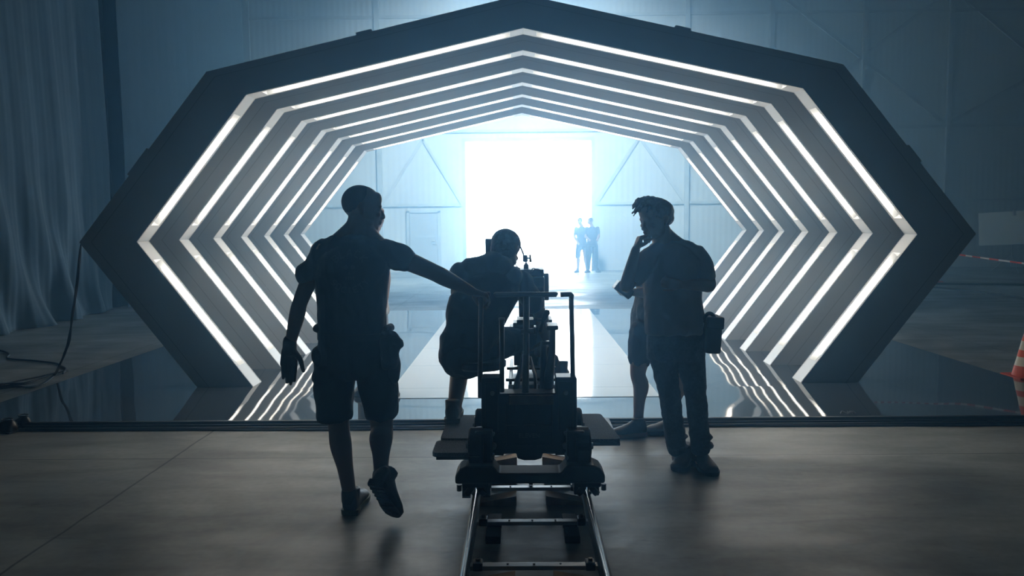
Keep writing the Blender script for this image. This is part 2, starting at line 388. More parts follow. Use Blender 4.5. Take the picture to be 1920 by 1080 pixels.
curtain(9.6, 15.25, -7.95, 13.6, 'dark blue heavy drape with deep folds at the far left, nearest the camera', 1.7, .45)
curtain(15.80, 23.1, -7.85, 14.0, 'smoother blue drape hanging behind the upper left corner of the tunnel', 9.2, .25)
b = NB(); tube(b, [(-7.9, 9.4, 10.75), (-7.9, 23.3, 10.75)], .03); o = obj('curtain_rail', b, M_STEEL); tag(o, 'steel rail high on the left carrying both blue drapes', 'rail')

# ------------------------------------------------------------------ cables
M_CABLE = mat('cable_rubber', (.012, .013, .015), .45)
def cable(name, pts, r, label, group, k=6):
    b = NB(); tube(b, smoothpath(pts, k), r, 7); o = obj(name, b, M_CABLE, smooth=True); tag(o, label, 'cable', group); return o
random.seed(11)
for i, (yy, r, zz) in enumerate(((6.245, .011, .011), (6.222, .010, .010), (6.197, .012, .012), (6.172, .008, .008), (6.234, .008, .029))):
    pts = []; x = -5.0
    while x < 5.4:
        pts.append((x, yy+random.uniform(-.007, .007)-(.02*math.sin(x*1.3+i) if i == 3 else 0), zz)); x += .35
    cable('power_cable', pts, r, 'black cable lying along the front edge of the glossy deck', 'black cables bundled along the front of the deck', 4)
G = 'black cables hanging from the left point of the tunnel'
base = [(152, 458, 7.86), (150, 480, 7.86), (145, 530, 7.87), (136, 590, 7.88), (130, 635, 7.90), (121, 663, 7.95), (110, 688, 8.0)]
for i in range(5):
    pts = [at(x+random.uniform(-1.8, 1.8)*(j > 0), y, Y+random.uniform(-.02, .02)) for j, (x, y, Y) in enumerate(base)]
    f = [(100, 703), (78, 720), (55, 727-i), (20, 722+i*2), (-30, 729+i*2)] if i < 3 else [(98, 700), (72, 712-i), (40, 712+i*2), (0, 719), (-50, 724)]
    for (x, y) in f: p = onfloor(x+i*1.5, y, .012); pts.append(p)
    cable('hanging_cable', pts, .0075, 'black cable hanging from the left point of the tunnel down to the floor', G)
pts = [onfloor(x, y, .012) for x, y in ((-60, 650), (0, 657), (17, 664), (15, 672), (60, 676), (103, 681), (116, 687), (123, 692), (118, 700))]
cable('floor_cable', pts, .011, 'single thick black cable curving over the concrete under the left drape', None)
pts = [onfloor(x, y, .012) for x, y in ((-60, 728), (0, 721), (40, 713), (75, 706), (105, 699), (128, 694))]
cable('floor_cable', pts, .009, 'thin black cable running straight toward the foot of the hanging cables', None)
pts = [onfloor(x, y, .02) for x, y in ((1690, 527), (1760, 532), (1840, 533), (1990, 535))]
cable('floor_cable', pts, .035, 'dark cable line far back on the right floor under the white board', None)
pts = [onfloor(x, y, .02) for x, y in ((1690, 533), (1780, 541), (1850, 549), (1990, 569))]
cable('floor_cable', pts, .02, 'thin dark cable slanting across the right floor in front of the other', None)

# ------------------------------------------------------------------ traffic cone
M_ORANGE = mat('cone_orange', (.75, .10, .035), .5); M_BAND = mat('cone_band', (.75, .73, .62), .4)
p = onfloor(1925, 709)
cone = thing('traffic_cone', 'orange and white striped traffic cone beside the deck at the right edge', 'traffic cone', p)
b = NB(); bx(b, -.17, .17, -.17, .17, 0, .03, .008); obj('base', b, M_ORANGE, cone)
prof = [(.0, .135, 0), (.10, .112, 0), (.10, .112, 1), (.19, .092, 1), (.19, .092, 0), (.26, .077, 0), (.26, .077, 1), (.35, .058, 1), (.35, .058, 0), (.47, .030, 0)]
for (z0, r0, c0), (z1, r1, c1) in zip(prof[::2], prof[1::2]):
    b = NB(); tube(b, [(0, 0, .03+z0), (0, 0, .03+z1)], [r0, r1], 28, caps=(z0 > .3)); obj('reflective_band' if c0 else 'cone_section', b, M_BAND if c0 else M_ORANGE, cone, smooth=False)
p = onfloor(1757, 531); b = NB(); bx(b, p.x-.06, p.x+.12, p.y-.08, p.y+.08, 0, .06, .02); o = obj('floor_marker', b, M_ORANGE); tag(o, 'tiny red marker on the floor just right of the tunnel, far back', 'marker')

# ------------------------------------------------------------------ bounce board and barrier tape
p = onfloor(1898, 511)
bd = thing('bounce_board', 'pale bounce board on a light stand in the dark far right corner', 'bounce board', p)
b = NB(); M = Matrix.Rotation(math.radians(-35), 4, 'Z') @ Matrix.Rotation(math.radians(-3), 4, 'Y'); bx(b, -.85, .85, -.03, 0, .85, 1.85, .005, M); obj('board', b, mat('board_white', (.75, .8, .82), .6), bd)
b = NB(); tube(b, [(0, .06, .2), (0, .06, 1.9)], .018); obj('pole', b, M_STEEL, bd)
for a in (.3, 2.4, 4.5):
    b = NB(); tube(b, [(0, .06, .55), (.55*math.cos(a), .06+.55*math.sin(a), .02)], .012); obj('leg', b, M_STEEL, bd)
b = NB(); bx(b, -.06, .06, -.05, .09, 1.72, 1.84, .01); obj('clamp', b, M_STEEL, bd)
def tape_mat():
    m = mat('barrier_stripes', (.8, .8, .8), .5); n = m.node_tree.nodes; L = m.node_tree.links
    geo = n.new('ShaderNodeNewGeometry'); s = n.new('ShaderNodeSeparateXYZ'); L.new(geo.outputs['Position'], s.inputs[0])
    k = n.new('ShaderNodeMath'); k.operation = 'MULTIPLY'; k.inputs[1].default_value = 12; L.new(s.outputs[0], k.inputs[0])
    f = n.new('ShaderNodeMath'); f.operation = 'FRACT'; L.new(k.outputs[0], f.inputs[0])
    g = n.new('ShaderNodeMath'); g.operation = 'GREATER_THAN'; g.inputs[1].default_value = .5; L.new(f.outputs[0], g.inputs[0])
    mx = n.new('ShaderNodeMix'); mx.data_type = 'RGBA'; mx.inputs['A'].default_value = (.75, .78, .8, 1); mx.inputs['B'].default_value = (.6, .06, .05, 1)
    L.new(g.outputs[0], mx.inputs['Factor']); L.new(mx.outputs['Result'], n['Principled BSDF'].inputs['Base Color']); return m
pts = [Vector((4.335, 12.56, 1.44)), at(1700, 463, 11.9), at(1795, 477, 11.4), at(1860, 486, 10.9), at(1920, 494, 10.4), at(1990, 505, 9.9)]
b = NB(); P = smoothpath(pts, 6); v = []
for i, q in enumerate(P):
    tw = .35*math.sin(i*.5); o_ = Vector((0, math.sin(tw)*.011, math.cos(tw)*.011)); v.append((b.verts.new(q-o_), b.verts.new(q+o_)))
for (a, c), (e, f) in zip(v, v[1:]): b.faces.new((a, c, f, e))
o = obj('barrier_tape', b, tape_mat()); o.modifiers.new('s', 'SOLIDIFY').thickness = .001; tag(o, 'red and white barrier tape stretched from the portal frames toward the right edge', 'barrier tape')
q = pts[-1]; po = thing('tape_post', 'slim post holding the barrier tape beyond the right edge', 'post', (q.x, q.y, 0))
b = NB(); tube(b, [(0, 0, .01), (0, 0, q.z+.06)], .02, 12); obj('pole', b, M_STEEL, po)
b = NB(); cyl(b, (0, 0, 0), (0, 0, .03), .16, 24, .14); obj('foot', b, M_STEEL, po)

# ------------------------------------------------------------------ small objects at the deck edge
def shoe_mesh(bm, M, L_=.29, W_=.105, top=.10):
    "low shoe, heel at the origin, toe along local +y, sole on z=0"
    prof = [(-.02, .55, .60), (.0, .80, 1.0), (.10, .86, 1.08), (.22, .84, 1.10), (.36, .82, .98), (.5, .88, .78), (.66, 1.0, .62), (.82, 1.0, .52), (.93, .86, .44), (.985, .62, .36), (1.0, .42, .28)]
    rings = []
    for t, wf, hf in prof:
        y = t*L_; w_ = W_/2*wf; h = top*hf; r = []
        for k in range(16):
            a = 2*PI*k/16; cx = math.cos(a); sz = math.sin(a)
            x = w_*math.copysign(abs(cx)**.7, cx); z = h/2+h/2*math.copysign(abs(sz)**.75, sz)
            if z > h*.5: x *= 1-.28*((z-h*.5)/(h*.5))
            r.append(bm.verts.new(M @ Vector((x, y, max(z, 0)))))
        rings.append(r)
    for q, w_ in zip(rings, rings[1:]):
        for k in range(16): bm.faces.new((q[k], q[(k+1) % 16], w_[(k+1) % 16], w_[k]))
    bm.faces.new(rings[0][::-1]); bm.faces.new(rings[-1])
M_LEATHER = mat('black_leather', (.012, .012, .013), .28, coat=.3)
for i, (px, py, a, lab) in enumerate(((26, 812, 70, 'black leather shoe lying left of the deck front, nearer one'), (50, 805, 48, 'black leather shoe half behind the nearer one at the left edge'))):
    p = onfloor(px, py); t = thing('shoe', lab, 'shoe', p, math.radians(a), 'pair of black shoes at the left edge')
    b = NB(); shoe_mesh(b, Matrix.Identity(4), .28, .1, .095); obj('upper', b, M_LEATHER, t, smooth=True)
    b = NB(); bx(b, -.046, .046, -.006, .275, 0, .014, .006); obj('sole', b, M_CABLE, t)
    b = NB(); tube(b, [(.034*math.cos(u), .062+.048*math.sin(u), .104) for u in [2*PI*k/20 for k in range(21)]], .005, 6, False); obj('collar', b, M_LEATHER, t, smooth=True)
p = onfloor(1592, 780, DZ+.004); b = NB()
random.seed(4)
for i in range(7):
    a = random.uniform(0, 6.28); tube(b, smoothpath([p+Vector((0, .03, .01)), p+Vector((.05*math.cos(a), .03+.02*math.sin(a), .03)), p+Vector((.07*math.cos(a), .03, .012))], 3), .004, 5)
o = obj('cable_tie_tangle', b, mat('tie_grey', (.25, .25, .25), .4)); tag(o, 'small tangle of cable ties on the deck edge right of centre', 'tangle')

# ------------------------------------------------------------------ dolly track
TX = .050; GA = .31
M_RAIL = mat('rail_steel', (.42, .42, .42), .22, metal=1.)
M_DARKST = mat('dark_steel', (.035, .037, .04), .38, metal=.6)
M_BAR = mat('crossbar_aluminium', (.36, .38, .40), .38, metal=.9)
M_WOOD = mat('wedge_wood', (.46, .30, .17), .65, var=(14, .25)); M_BLOCK = mat('shim_block', (.02, .02, .022), .7)
def track(y0, y1, bars, label):
    t = thing('dolly_track', label, 'dolly track', (TX, y0, 0), 0, 'joined sections of dolly track')
    for s in (-1, 1):
        b = NB(); cyl(b, (s*GA, 0, .098), (s*GA, y1-y0, .098), .0185, 20); r = obj('rail', b, M_RAIL, t, smooth=False)
        for f in r.data.polygons: f.use_smooth = len(f.vertices) == 4
        b = NB(); bx(b, s*GA-.006, s*GA+.006, 0, y1-y0, .045, .085); bx(b, s*GA-.022, s*GA+.022, 0, y1-y0, .035, .047, .003); obj('rail_web', b, M_DARKST, t)
    for y in bars:
        b = NB(); bx(b, -GA+.02, GA-.02, y-y0-.022, y-y0+.022, .042, .062, .003)
        o = obj('crossbar', b, M_BAR, t)
        for s in (-1, 1):
            b = NB(); bx(b, s*(GA-.055)-.022, s*(GA-.055)+.022, y-y0-.028, y-y0+.028, .04, .078, .006); cyl(b, (s*(GA-.055), y-y0, .078), (s*(GA-.055), y-y0, .09), .010, 8); obj('bolt_clamp', b, M_DARKST, o)
        for x in (-.12, 0, .12):
            b = NB(); cyl(b, (x, y-y0, .060), (x, y-y0, .066), .005, 8); obj('bolt', b, M_DARKST, o)
    return t
track(.35, 4.685, (.9, 1.9, 2.9, 3.52, 4.06, 4.60), 'steel dolly track section nearest the camera, in front of the dolly')
track(4.69, 6.12, (4.79, 5.35, 6.0), 'steel dolly track section running beneath the camera dolly')
b = NB(); bx(b, TX-.012, TX+.012, 4.62, 4.77, .063, .082, .004); cyl(b, (TX, 4.66, .07), (TX, 4.66, .11), .009, 10); cyl(b, (TX, 4.73, .07), (TX, 4.73, .105), .007, 10)
o = obj('track_coupler', b, M_BAR); tag(o, 'small steel coupler bolting the two track sections together', 'coupler')
def wedge(x, y, s, lab):
    "timber wedge lying across the track, thick end inward"
    t = thing('timber_wedge', lab, 'wedge', (TX+x, y, 0), 0, 'timber wedges levelling the dolly track')
    b = NB(); prism(b, [(0, 0), (0, .055), (s*.24, .012), (s*.24, 0)], .10, Matrix.Translation((0, -.05, 0))); obj('wedge_block', b, M_WOOD, t)
for y, nm in ((5.27, 'through the opening under the dolly body'), (4.90, 'behind the rear crossbar under the dolly bumper'), (4.50, 'in front of the crossbar below the dolly bumper'), (3.42, 'at the bottom edge of the picture')):
    for s, sd in ((-1, 'left'), (1, 'right')): wedge(s*.085, y, s, '%s timber wedge %s' % (sd, nm))
for s, sd in ((-1, 'left'), (1, 'right')):
    for y0, y1, nm in ((4.10, 4.22, 'behind'), (3.90, 4.03, 'in front of')):
        b = NB(); bx(b, TX+s*.20-.038, TX+s*.20+.038, y0, y1, 0, .040, .005); o = obj('shim_block', b, M_BLOCK)
        tag(o, '%s black shim block just %s the exposed crossbar' % (sd, nm), 'block', 'black shim blocks under the track')

# ------------------------------------------------------------------ camera dolly
M_BODY = mat('dolly_black_paint', (.018, .020, .023), .42, var=(6, .2)); M_TYRE = mat('tyre_rubber', (.014, .014, .015), .7)
M_FELT = mat('board_carpet', (.15, .165, .18), .95, bump=(260, .004), var=(160, .5)); M_CHROME = mat('handle_metal', (.16, .17, .18), .3, metal=.9)
M_GRIP = mat('foam_grip', (.03, .031, .033), .38); M_LIGHTM = mat('machined_aluminium', (.50, .53, .56), .3, metal=.95)
DC = .042
dol = thing('camera_dolly', 'black camera dolly with push handles and side boards standing on the steel track', 'camera dolly', (DC, 4.3, 0))
def X(px, Y): return at(px, 500, Y).x
def Z(py, Y, px=980): return at(px, py, Y).z
I4 = Matrix.Identity(4)
bump_prof = [(-.41, .185), (-.41, .232), (-.385, .268), (-.35, .285), (-.2, .285), (-.17, .243), (.17, .243), (.2, .285), (.35, .285), (.385, .268), (.41, .232), (.41, .185)]
for y0, nm in ((4.27, 'rear_bumper'), (5.08, 'front_bumper')):
    b = NB(); sc = 1 if y0 < 5 else .98
    prism(b, [(DC+x*sc, z) for x, z in bump_prof], .17, Matrix.Translation((0, y0, 0))); o = wobj(nm, b, M_BODY, dol); m_ = o.modifiers.new('bev', 'BEVEL'); m_.width = .012; m_.segments = 2
# body with tower corners and notched top
bp = [(-.268, .30), (-.268, .738), (-.262, .745), (-.165, .745), (-.165, .655), (.150, .655), (.150, .745), (.262, .745), (.268, .738), (.268, .30), (.145, .30), (.145, .312), (.075, .312), (.068, .283), (.03, .272), (-.03, .272), (-.068, .283), (-.075, .312), (-.145, .312), (-.145, .30)]
b = NB(); prism(b, [(DC+x, z) for x, z in bp], .13, Matrix.Translation((0, 4.42, 0))); o = wobj('body', b, M_BODY, dol, 'black notched dolly body'); m_ = o.modifiers.new('bev', 'BEVEL'); m_.width = .005; m_.segments = 2
b = NB()
for s in (-1, 1):
    bx(b, DC+s*.235-.035, DC+s*.235+.035, 4.80, 5.25, .28, .52, .015); bx(b, DC+s*.255-.05, DC+s*.255+.05, 4.34, 4.47, .24, .46, .012)
bx(b, DC-.2, DC+.2, 5.10, 5.2, .30, .40, .01); bx(b, DC-.26, DC+.26, 4.54, 4.84, .29, .60, .02); wobj('chassis_arm', b, M_BODY, dol)
# panel details: hatch, slots, knobs, bolts, lettering
b = NB()
for x0, x1, z0, z1 in ((-.13, .13, .36, .60), (-.245, -.175, .44, .72), (.165, .245, .44, .72)): bx(b, DC+x0, DC+x1, 4.412, 4.422, z0, z1, .004)
for x, z in ((-.11, .575), (.02, .575)): bx(b, DC+x, DC+x+.035, 4.404, 4.414, z-.02, z+.02, .003)
for x in (-.1, 0, .1): bx(b, DC+x-.03, DC+x+.03, 4.405, 4.414, .47, .478, .002)
wobj('service_hatch', b, M_DARKST, dol)
b = NB()
for s in (-1, 1):
    for z, r in ((.36, .020), (.31, .010), (.43, .012), (.66, .012)): cyl(b, (DC+s*.205, 4.415, z), (DC+s*.205, 4.395 if z > .35 else 4.33, z), r, 16); cyl(b, (DC+s*.205, 4.40, z), (DC+s*.205, 4.392, z), r*.45, 10)
wobj('bolt_knob', b, M_CHROME, dol)
b = NB(); bx(b, X(952, 4.4), X(1036, 4.4), 4.385, 4.415, Z(758, 4.4), Z(741, 4.4), .003); wobj('timber_strip', b, mat('dark_stained_wood', (.13, .085, .05), .7, var=(18, .3)), dol, 'brown timber strip screwed to the dolly body')
fc = bpy.data.curves.new('txt', 'FONT'); fc.body = 'ELEVEN'; fc.size = .036; fc.align_x = 'CENTER'; fc.extrude = .001
fo = bpy.data.objects.new('txt', fc); COL.objects.link(fo); bpy.context.view_layer.update()
tm = bpy.data.meshes.new_from_object(fo.evaluated_get(bpy.context.evaluated_depsgraph_get())); bpy.data.objects.remove(fo)
for v in tm.vertices: v.co = Matrix.Translation((DC, 4.41, .405)) @ (Matrix.Rotation(PI/2, 4, 'X') @ v.co)
tm.materials.clear(); o = link('lettering', tm, mat('lettering_grey', (.06, .065, .07), .5), dol, 'grey raised lettering reading ELEVEN'); o.matrix_parent_inverse = Matrix.Translation(-dol.location)
# tyres: two each side
for y in (4.40, 4.86):
    for s in (-1, 1):
        xc = DC+s*(.296 if y < 4.5 else .285); b = NB()
        pr = [(-.042, .085), (-.042, .095), (-.032, .105), (.032, .105), (.042, .095), (.042, .085)]
        tube(b, [(xc+u, y, .362) for u, _ in pr], [r for _, r in pr], 32); w_ = wobj('wheel', b, M_TYRE, dol)
        b = NB(); cyl(b, (xc+s*.04, y, .362), (xc+s*.048, y, .362), .055, 24); cyl(b, (xc+s*.045, y, .362), (xc+s*.06, y, .362), .018, 12)
        h = wobj('hub', b, M_CHROME, w_); h.matrix_parent_inverse = I4
# bogies with skate wheels that grip the rail
M_URE = mat('skate_wheel', (.03, .03, .033), .35)
for y in (4.36, 5.17):
    for s in (-1, 1):
        xr = TX+s*GA; b = NB(); bx(b, xr-.075, xr+.075, y-.05, y+.10, .150, .188, .01); bx(b, xr+s*.035, xr+s*.065, y-.04, y+.09, .10, .16, .008); bx(b, xr-s*.075, xr-s*.05, y-.04, y+.09, .105, .16, .008)
        cyl(b, (xr+s*.09, y-.03, .13), (xr+s*.09, y-.03, .165), .014, 8); o = wobj('bogie', b, M_DARKST, dol)
        for yy in (y-.02, y+.07):
            for t in (-1, 1):
                c = Vector((xr+t*.037, yy, .128)); d = Vector((1, 0, t*.85)).normalized()*.015; b = NB()
                tube(b, [c-d*1.2, c-d, c+d, c+d*1.2], [.026, .033, .033, .026], 20); tube(b, [c-d*2.0, c+d*2.0], .009, 8)
                h = wobj('skate_wheel', b, M_URE, o); h.matrix_parent_inverse = I4
# side boards
def board(x0, x1, y0, y1, z, lab, taper=0.):
    b = NB(); sgn = -1 if x1 < 0 else 1
    xo, xi = (x0, x1) if sgn < 0 else (x1, x0); r = .03; pts = []
    for cx, cy, a0 in ((xo-sgn*r, y0+r, -90), (xo-sgn*(r+taper), y1-r, 0)):
        for k in range(5):
            a = math.radians(a0+k*22.5); pts.append((cx+sgn*r*math.cos(a), cy+r*math.sin(a)))
    pts = [(xi, y0)]+pts+[(xi, y1)]
    lo = [b.verts.new((x, y, z-.024)) for x, y in pts]; hi = [b.verts.new((x, y, z)) for x, y in pts]
    b.faces.new(lo); b.faces.new(hi[::-1]); n = len(pts)
    for i in range(n): b.faces.new((lo[i], lo[(i+1) % n], hi[(i+1) % n], hi[i]))
    o = wobj('side_board', b, M_FELT, dol, lab); bb = NB(); bx(bb, min(xo, xi)+.02, max(xo, xi)-.0, y0+.015, y1-.03, z-.045, z-.0245, .004)
    h = wobj('board_rim', bb, M_BODY, o); h.matrix_parent_inverse = I4
SB = .362
board(X(820, 4.56), -.235, 4.565, 5.14, SB, 'grey carpeted side board on the left')
board(X(804, 4.31), -.235, 4.30, 4.555, SB-.008, 'short grey carpeted step at the rear left')
board(.325, X(1164, 4.53), 4.53, 5.15, SB, 'grey carpeted side board on the right', .05)
# push handles
b = NB(); Yh = 4.45
def T(px, py, Y=Yh): return at(px, py, Y)
pr = lambda *p: [T(*q) for q in p]
b = NB(); tube(b, smoothpath(pr((900, 716), (901, 640), (902, 556), (903, 552), (910, 551.5), (919, 551.5)), 4), .0135, 12); o = wobj('push_handle', b, M_GRIP, dol, smooth=True)
b = NB(); tube(b, pr((1074, 716), (1073, 640), (1071, 560)), .0135, 12); tube(b, pr((1051, 552.5), (1060, 552), (1071, 551.8), (1072, 553), (1071, 560)), .0135, 12); wobj('push_handle', b, M_GRIP, dol, smooth=True)
b = NB(); tube(b, pr((927, 553.5), (929, 552.5), (1043, 552), (1045, 553)), [.011, .0145, .0145, .011], 14); wobj('push_handle', b, M_GRIP, dol, smooth=True)
b = NB(); tube(b, pr((986, 740), (987, 556)), .0175, 14); tube(b, pr((985, 740), (986, 665)), .020, 14); tube(b, pr((977, 622), (1001, 620)), .015, 12); tube(b, pr((1001, 620), (1005, 619.8)), .022, 12); wobj('centre_post', b, M_CHROME, dol, smooth=True)
b = NB(); tube(b, pr((941, 735), (941, 600)), .0145, 14); tube(b, pr((941, 600), (941, 596)), .018, 14); wobj('guide_rod', b, M_CHROME, dol, 'bare metal rod', smooth=True)
# joystick, arm pad and control stalks
b = NB(); tube(b, pr((1013, 622, 4.7), (1018, 602, 4.7), (1021, 595, 4.7), (1026, 585, 4.7), (1027, 581, 4.7)), [.012, .010, .017, .019, .010], 12); tube(b, pr((1000, 600, 4.7), (1022, 600, 4.7)), .009, 8); wobj('joystick', b, M_GRIP, dol, smooth=True)
b = NB(); p0 = T(1024, 612, 4.7); p1 = T(1046, 612, 4.7); bx(b, p0.x, p1.x, 4.62, 4.8, p0.z-.013, p0.z+.013, .008); wobj('arm_pad', b, M_GRIP, dol)
b = NB(); tube(b, pr((1036, 618, 4.7), (1035, 660, 4.7), (1030, 700, 4.6), (1026, 738, 4.55)), [.018, .021, .028, .032], 14); tube(b, pr((1020, 640, 4.72), (1019, 700, 4.62), (1018, 738, 4.55)), .020, 12); bx(b, T(1012, 0, 4.7).x, T(1028, 0, 4.7).x, 4.66, 4.74, Z(645, 4.7), Z(640, 4.7)); wobj('control_stalk', b, M_DARKST, dol, smooth=True)
for pts, r in ((((966, 738, 4.55), (970, 715, 4.6), (978, 690, 4.7), (984, 660, 4.8)), .018), (((1005, 738, 4.6), (1003, 705, 4.7), (999, 690, 4.8), (994, 670, 4.9)), .010)):
    b = NB(); tube(b, smoothpath([T(*q) for q in pts], 5), r, 8); wobj('hose', b, M_CABLE, dol, smooth=True)
# boom arm reaching forward with ribbed top
b = NB(); za = .615
bx(b, DC-.125, DC+.175, 4.86, 5.78, za-.055, za, .008); o = wobj('boom_arm', b, M_LIGHTM, dol, 'shiny metal boom arm')
b = NB()
for x in (-.11, -.06, -.01, .05, .10, .15): bx(b, DC+x-.009, DC+x+.009, 4.88, 5.74, za-.001, za+.018, .003)
for y in (4.9, 5.3): bx(b, DC-.14, DC+.19, y, y+.035, za+.012, za+.03, .003)
h = wobj('rib', b, M_DARKST, o); h.matrix_parent_inverse = I4
b = NB(); cyl(b, (DC+.02, 5.25, .36), (DC+.02, 5.25, .58), .06, 24); bx(b, DC-.1, DC+.14, 5.0, 5.3, .36, .40, .01); wobj('lift_column', b, M_DARKST, dol)
# seat on an arm at the left
st = Vector((-.26, 4.98, 0)); b = NB(); tube(b, [(st.x, st.y, .700), (st.x, st.y, .715), (st.x, st.y, .745), (st.x, st.y, .755)], [.15, .165, .165, .15], 32); wobj('seat', b, M_GRIP, dol, 'round black seat pad')
b = NB(); tube(b, [(st.x, st.y, .70), (st.x, st.y, .52), (-.16, 4.95, .50)], .018, 12); wobj('seat_post', b, M_DARKST, dol, smooth=True)

# ------------------------------------------------------------------ camera on its geared head
M_CAMB = mat('camera_black', (.02, .022, .025), .4); M_GLASS = mat('dark_screen', (.01, .012, .015), .1)
hd = thing('geared_head', 'black geared head with handwheels carrying the camera above the dolly arm', 'camera head', (.09, 5.42, .63))
def hb(x0, x1, y0, y1, pyt, pyb, Yr, bev=.006):
    bx(b, X(x0, Yr), X(x1, Yr), y0, y1, Z(pyb, Yr), Z(pyt, Yr), bev)
b = NB(); hb(954, 1012, 5.32, 5.55, 612, 660, 5.4); hb(961, 1000, 5.30, 5.5, 602, 612, 5.4); hb(962, 1006, 5.33, 5.5, 660, 682, 5.4); wobj('gear_housing', b, M_CAMB, hd)
b = NB(); hb(968, 1034, 5.28, 5.52, 596, 606, 5.4); hb(1004, 1030, 5.3, 5.5, 606, 668, 5.4); wobj('tilt_cradle', b, M_CAMB, hd)
for (px, py), s in (((952, 634), -1), ((1014, 668), 1)):
    b = NB(); c = at(px, py, 5.36); tube(b, [c+Vector((-s*.012, .058*math.cos(u), .058*math.sin(u))) for u in [2*PI*k/28 for k in range(29)]], .008, 8, False)
    for k in range(3): a = k*2.094; tube(b, [c, c+Vector((-s*.012, .058*math.cos(a), .058*math.sin(a)))], .006, 6)
    tube(b, [c-Vector((.02, 0, 0)), c+Vector((.03, 0, 0))], .012, 12); wobj('handwheel', b, M_CHROME, hd, smooth=True)
b = NB(); cyl(b, (.09, 5.42, .63), (.09, 5.42, Z(680, 5.4)+.01), .075, 24); bx(b, -.03, .22, 5.3, 5.56, .634, .652, .004); wobj('mounting_plate', b, M_LIGHTM, hd, 'bright metal mounting plate')
cm = thing('film_camera', 'black film camera with cables and an articulated monitor arm, in front of the operator', 'camera', (.09, 5.4, Z(590, 5.4)))
b = NB(); hb(972, 1019.5, 5.25, 5.62, 517, 590, 5.4, .01); wobj('camera_body', b, M_CAMB, cm)
b = NB(); hb(966, 1019, 5.30, 5.55, 504, 516.5, 5.4, .004); wobj('top_plate', b, M_CAMB, cm)
b = NB(); hb(984, 995, 5.22, 5.25, 516, 522, 5.4, .001); hb(1001, 1017, 5.235, 5.25, 535, 556, 5.4, .002); hb(984, 999, 5.235, 5.25, 530, 545, 5.4, .002); wobj('rear_panel', b, M_DARKST, cm)
b = NB(); hb(980, 995, 5.22, 5.228, 516.5, 521.5, 5.4, 0); wobj('label_strip', b, mat('pale_label', (.35, .36, .36), .5), cm, 'pale label strip')
b = NB(); c = at(1000, 560, 5.75); cyl(b, (.09, 5.62, c.z+.08), (.09, 5.92, c.z+.08), .055, 28); cyl(b, (.09, 5.70, c.z+.08), (.09, 5.76, c.z+.08), .062, 28); wobj('lens', b, M_CAMB, cm)
b = NB(); bx(b, -.03, .21, 5.92, 6.02, c.z-.03, c.z+.17, .01); wobj('matte_box', b, M_CAMB, cm)
b = NB(); tube(b, [at(986.5, 505, 5.4), at(986.5, 497, 5.4)], [.017, .017], 12); tube(b, [at(986.5, 497, 5.4), at(986.5, 493, 5.4)], [.017, .006], 12); tube(b, [at(986.5, 493, 5.4), at(986.3, 490, 5.4)], .005, 8)
hb(980.5, 989.5, 5.38, 5.42, 478, 491, 5.4, .008); tube(b, [at(989, 484, 5.4), at(994, 484.5, 5.4)], .006, 8); tube(b, [at(993.5, 477.5, 5.4), at(995, 491.5, 5.4)], [.007, .008], 10)
tube(b, [at(982, 478, 5.4), at(975, 461, 5.4), at(960, 452, 5.5), at(925, 456, 5.6)], .006, 8); wobj('articulated_arm', b, M_CAMB, cm)
b = NB(); hb(910.5, 936, 5.58, 5.61, 447, 474, 5.6, .003); s = wobj('monitor', b, M_CAMB, cm); b = NB(); hb(913, 934, 5.575, 5.58, 449.5, 471, 5.6, 0); h = wobj('screen', b, M_GLASS, s); h.matrix_parent_inverse = I4
random.seed(21)
for pts, r in ((((1004, 556), (1010, 562), (1011, 572), (1006, 575), (1002, 571)), .004), (((1008, 550), (1014, 560), (1012, 574), (1004, 578)), .005), (((975, 504), (968, 498), (963, 488)), .003), (((998, 510), (1003, 505), (1012, 506), (1016, 512)), .004), (((992, 512), (1000, 503), (1006, 508)), .003), (((1000, 578), (1000, 592), (1004, 600)), .006)):
    b = NB(); tube(b, smoothpath([at(x, y, 5.2) for x, y in pts], 5), r, 7); wobj('cable', b, M_CABLE, cm, smooth=True)
b = NB(); hb(1000, 1009, 5.17, 5.23, 577, 584, 5.2, .003); hb(1003, 1009, 5.17, 5.25, 564, 568, 5.2, .002); wobj('connector', b, M_CAMB, cm)

# ------------------------------------------------------------------ people
M_SKIN = mat('skin', (.30, .17, .12), .5, bump=(60, .0006)); M_SKIND = mat('skin_dark_tan', (.22, .125, .09), .5)  # M_SKIND: darker tan skin tone
def ellip(bm, c, r, R=None, n=14):
    R = R if R is not None else Matrix.Identity(3); rows = []
    for i in range(n+1):
        a = PI*i/n; rows.append([bm.verts.new(Vector(c)+R @ Vector((r[0]*math.sin(a)*math.cos(t), r[1]*math.sin(a)*math.sin(t), r[2]*math.cos(a)))) for t in [2*PI*k/(2*n) for k in range(2*n)]] if 0 < i < n else [bm.verts.new(Vector(c)+R @ Vector((0, 0, r[2]*math.cos(a))))])
    for p, q in zip(rows, rows[1:]):
        m_ = 2*n
        for k in range(m_):
            k2 = (k+1) % m_
            if len(p) == 1: bm.faces.new((p[0], q[k2], q[k]))
            elif len(q) == 1: bm.faces.new((p[k], p[k2], q[0]))
            else: bm.faces.new((p[k], p[k2], q[k2], q[k]))
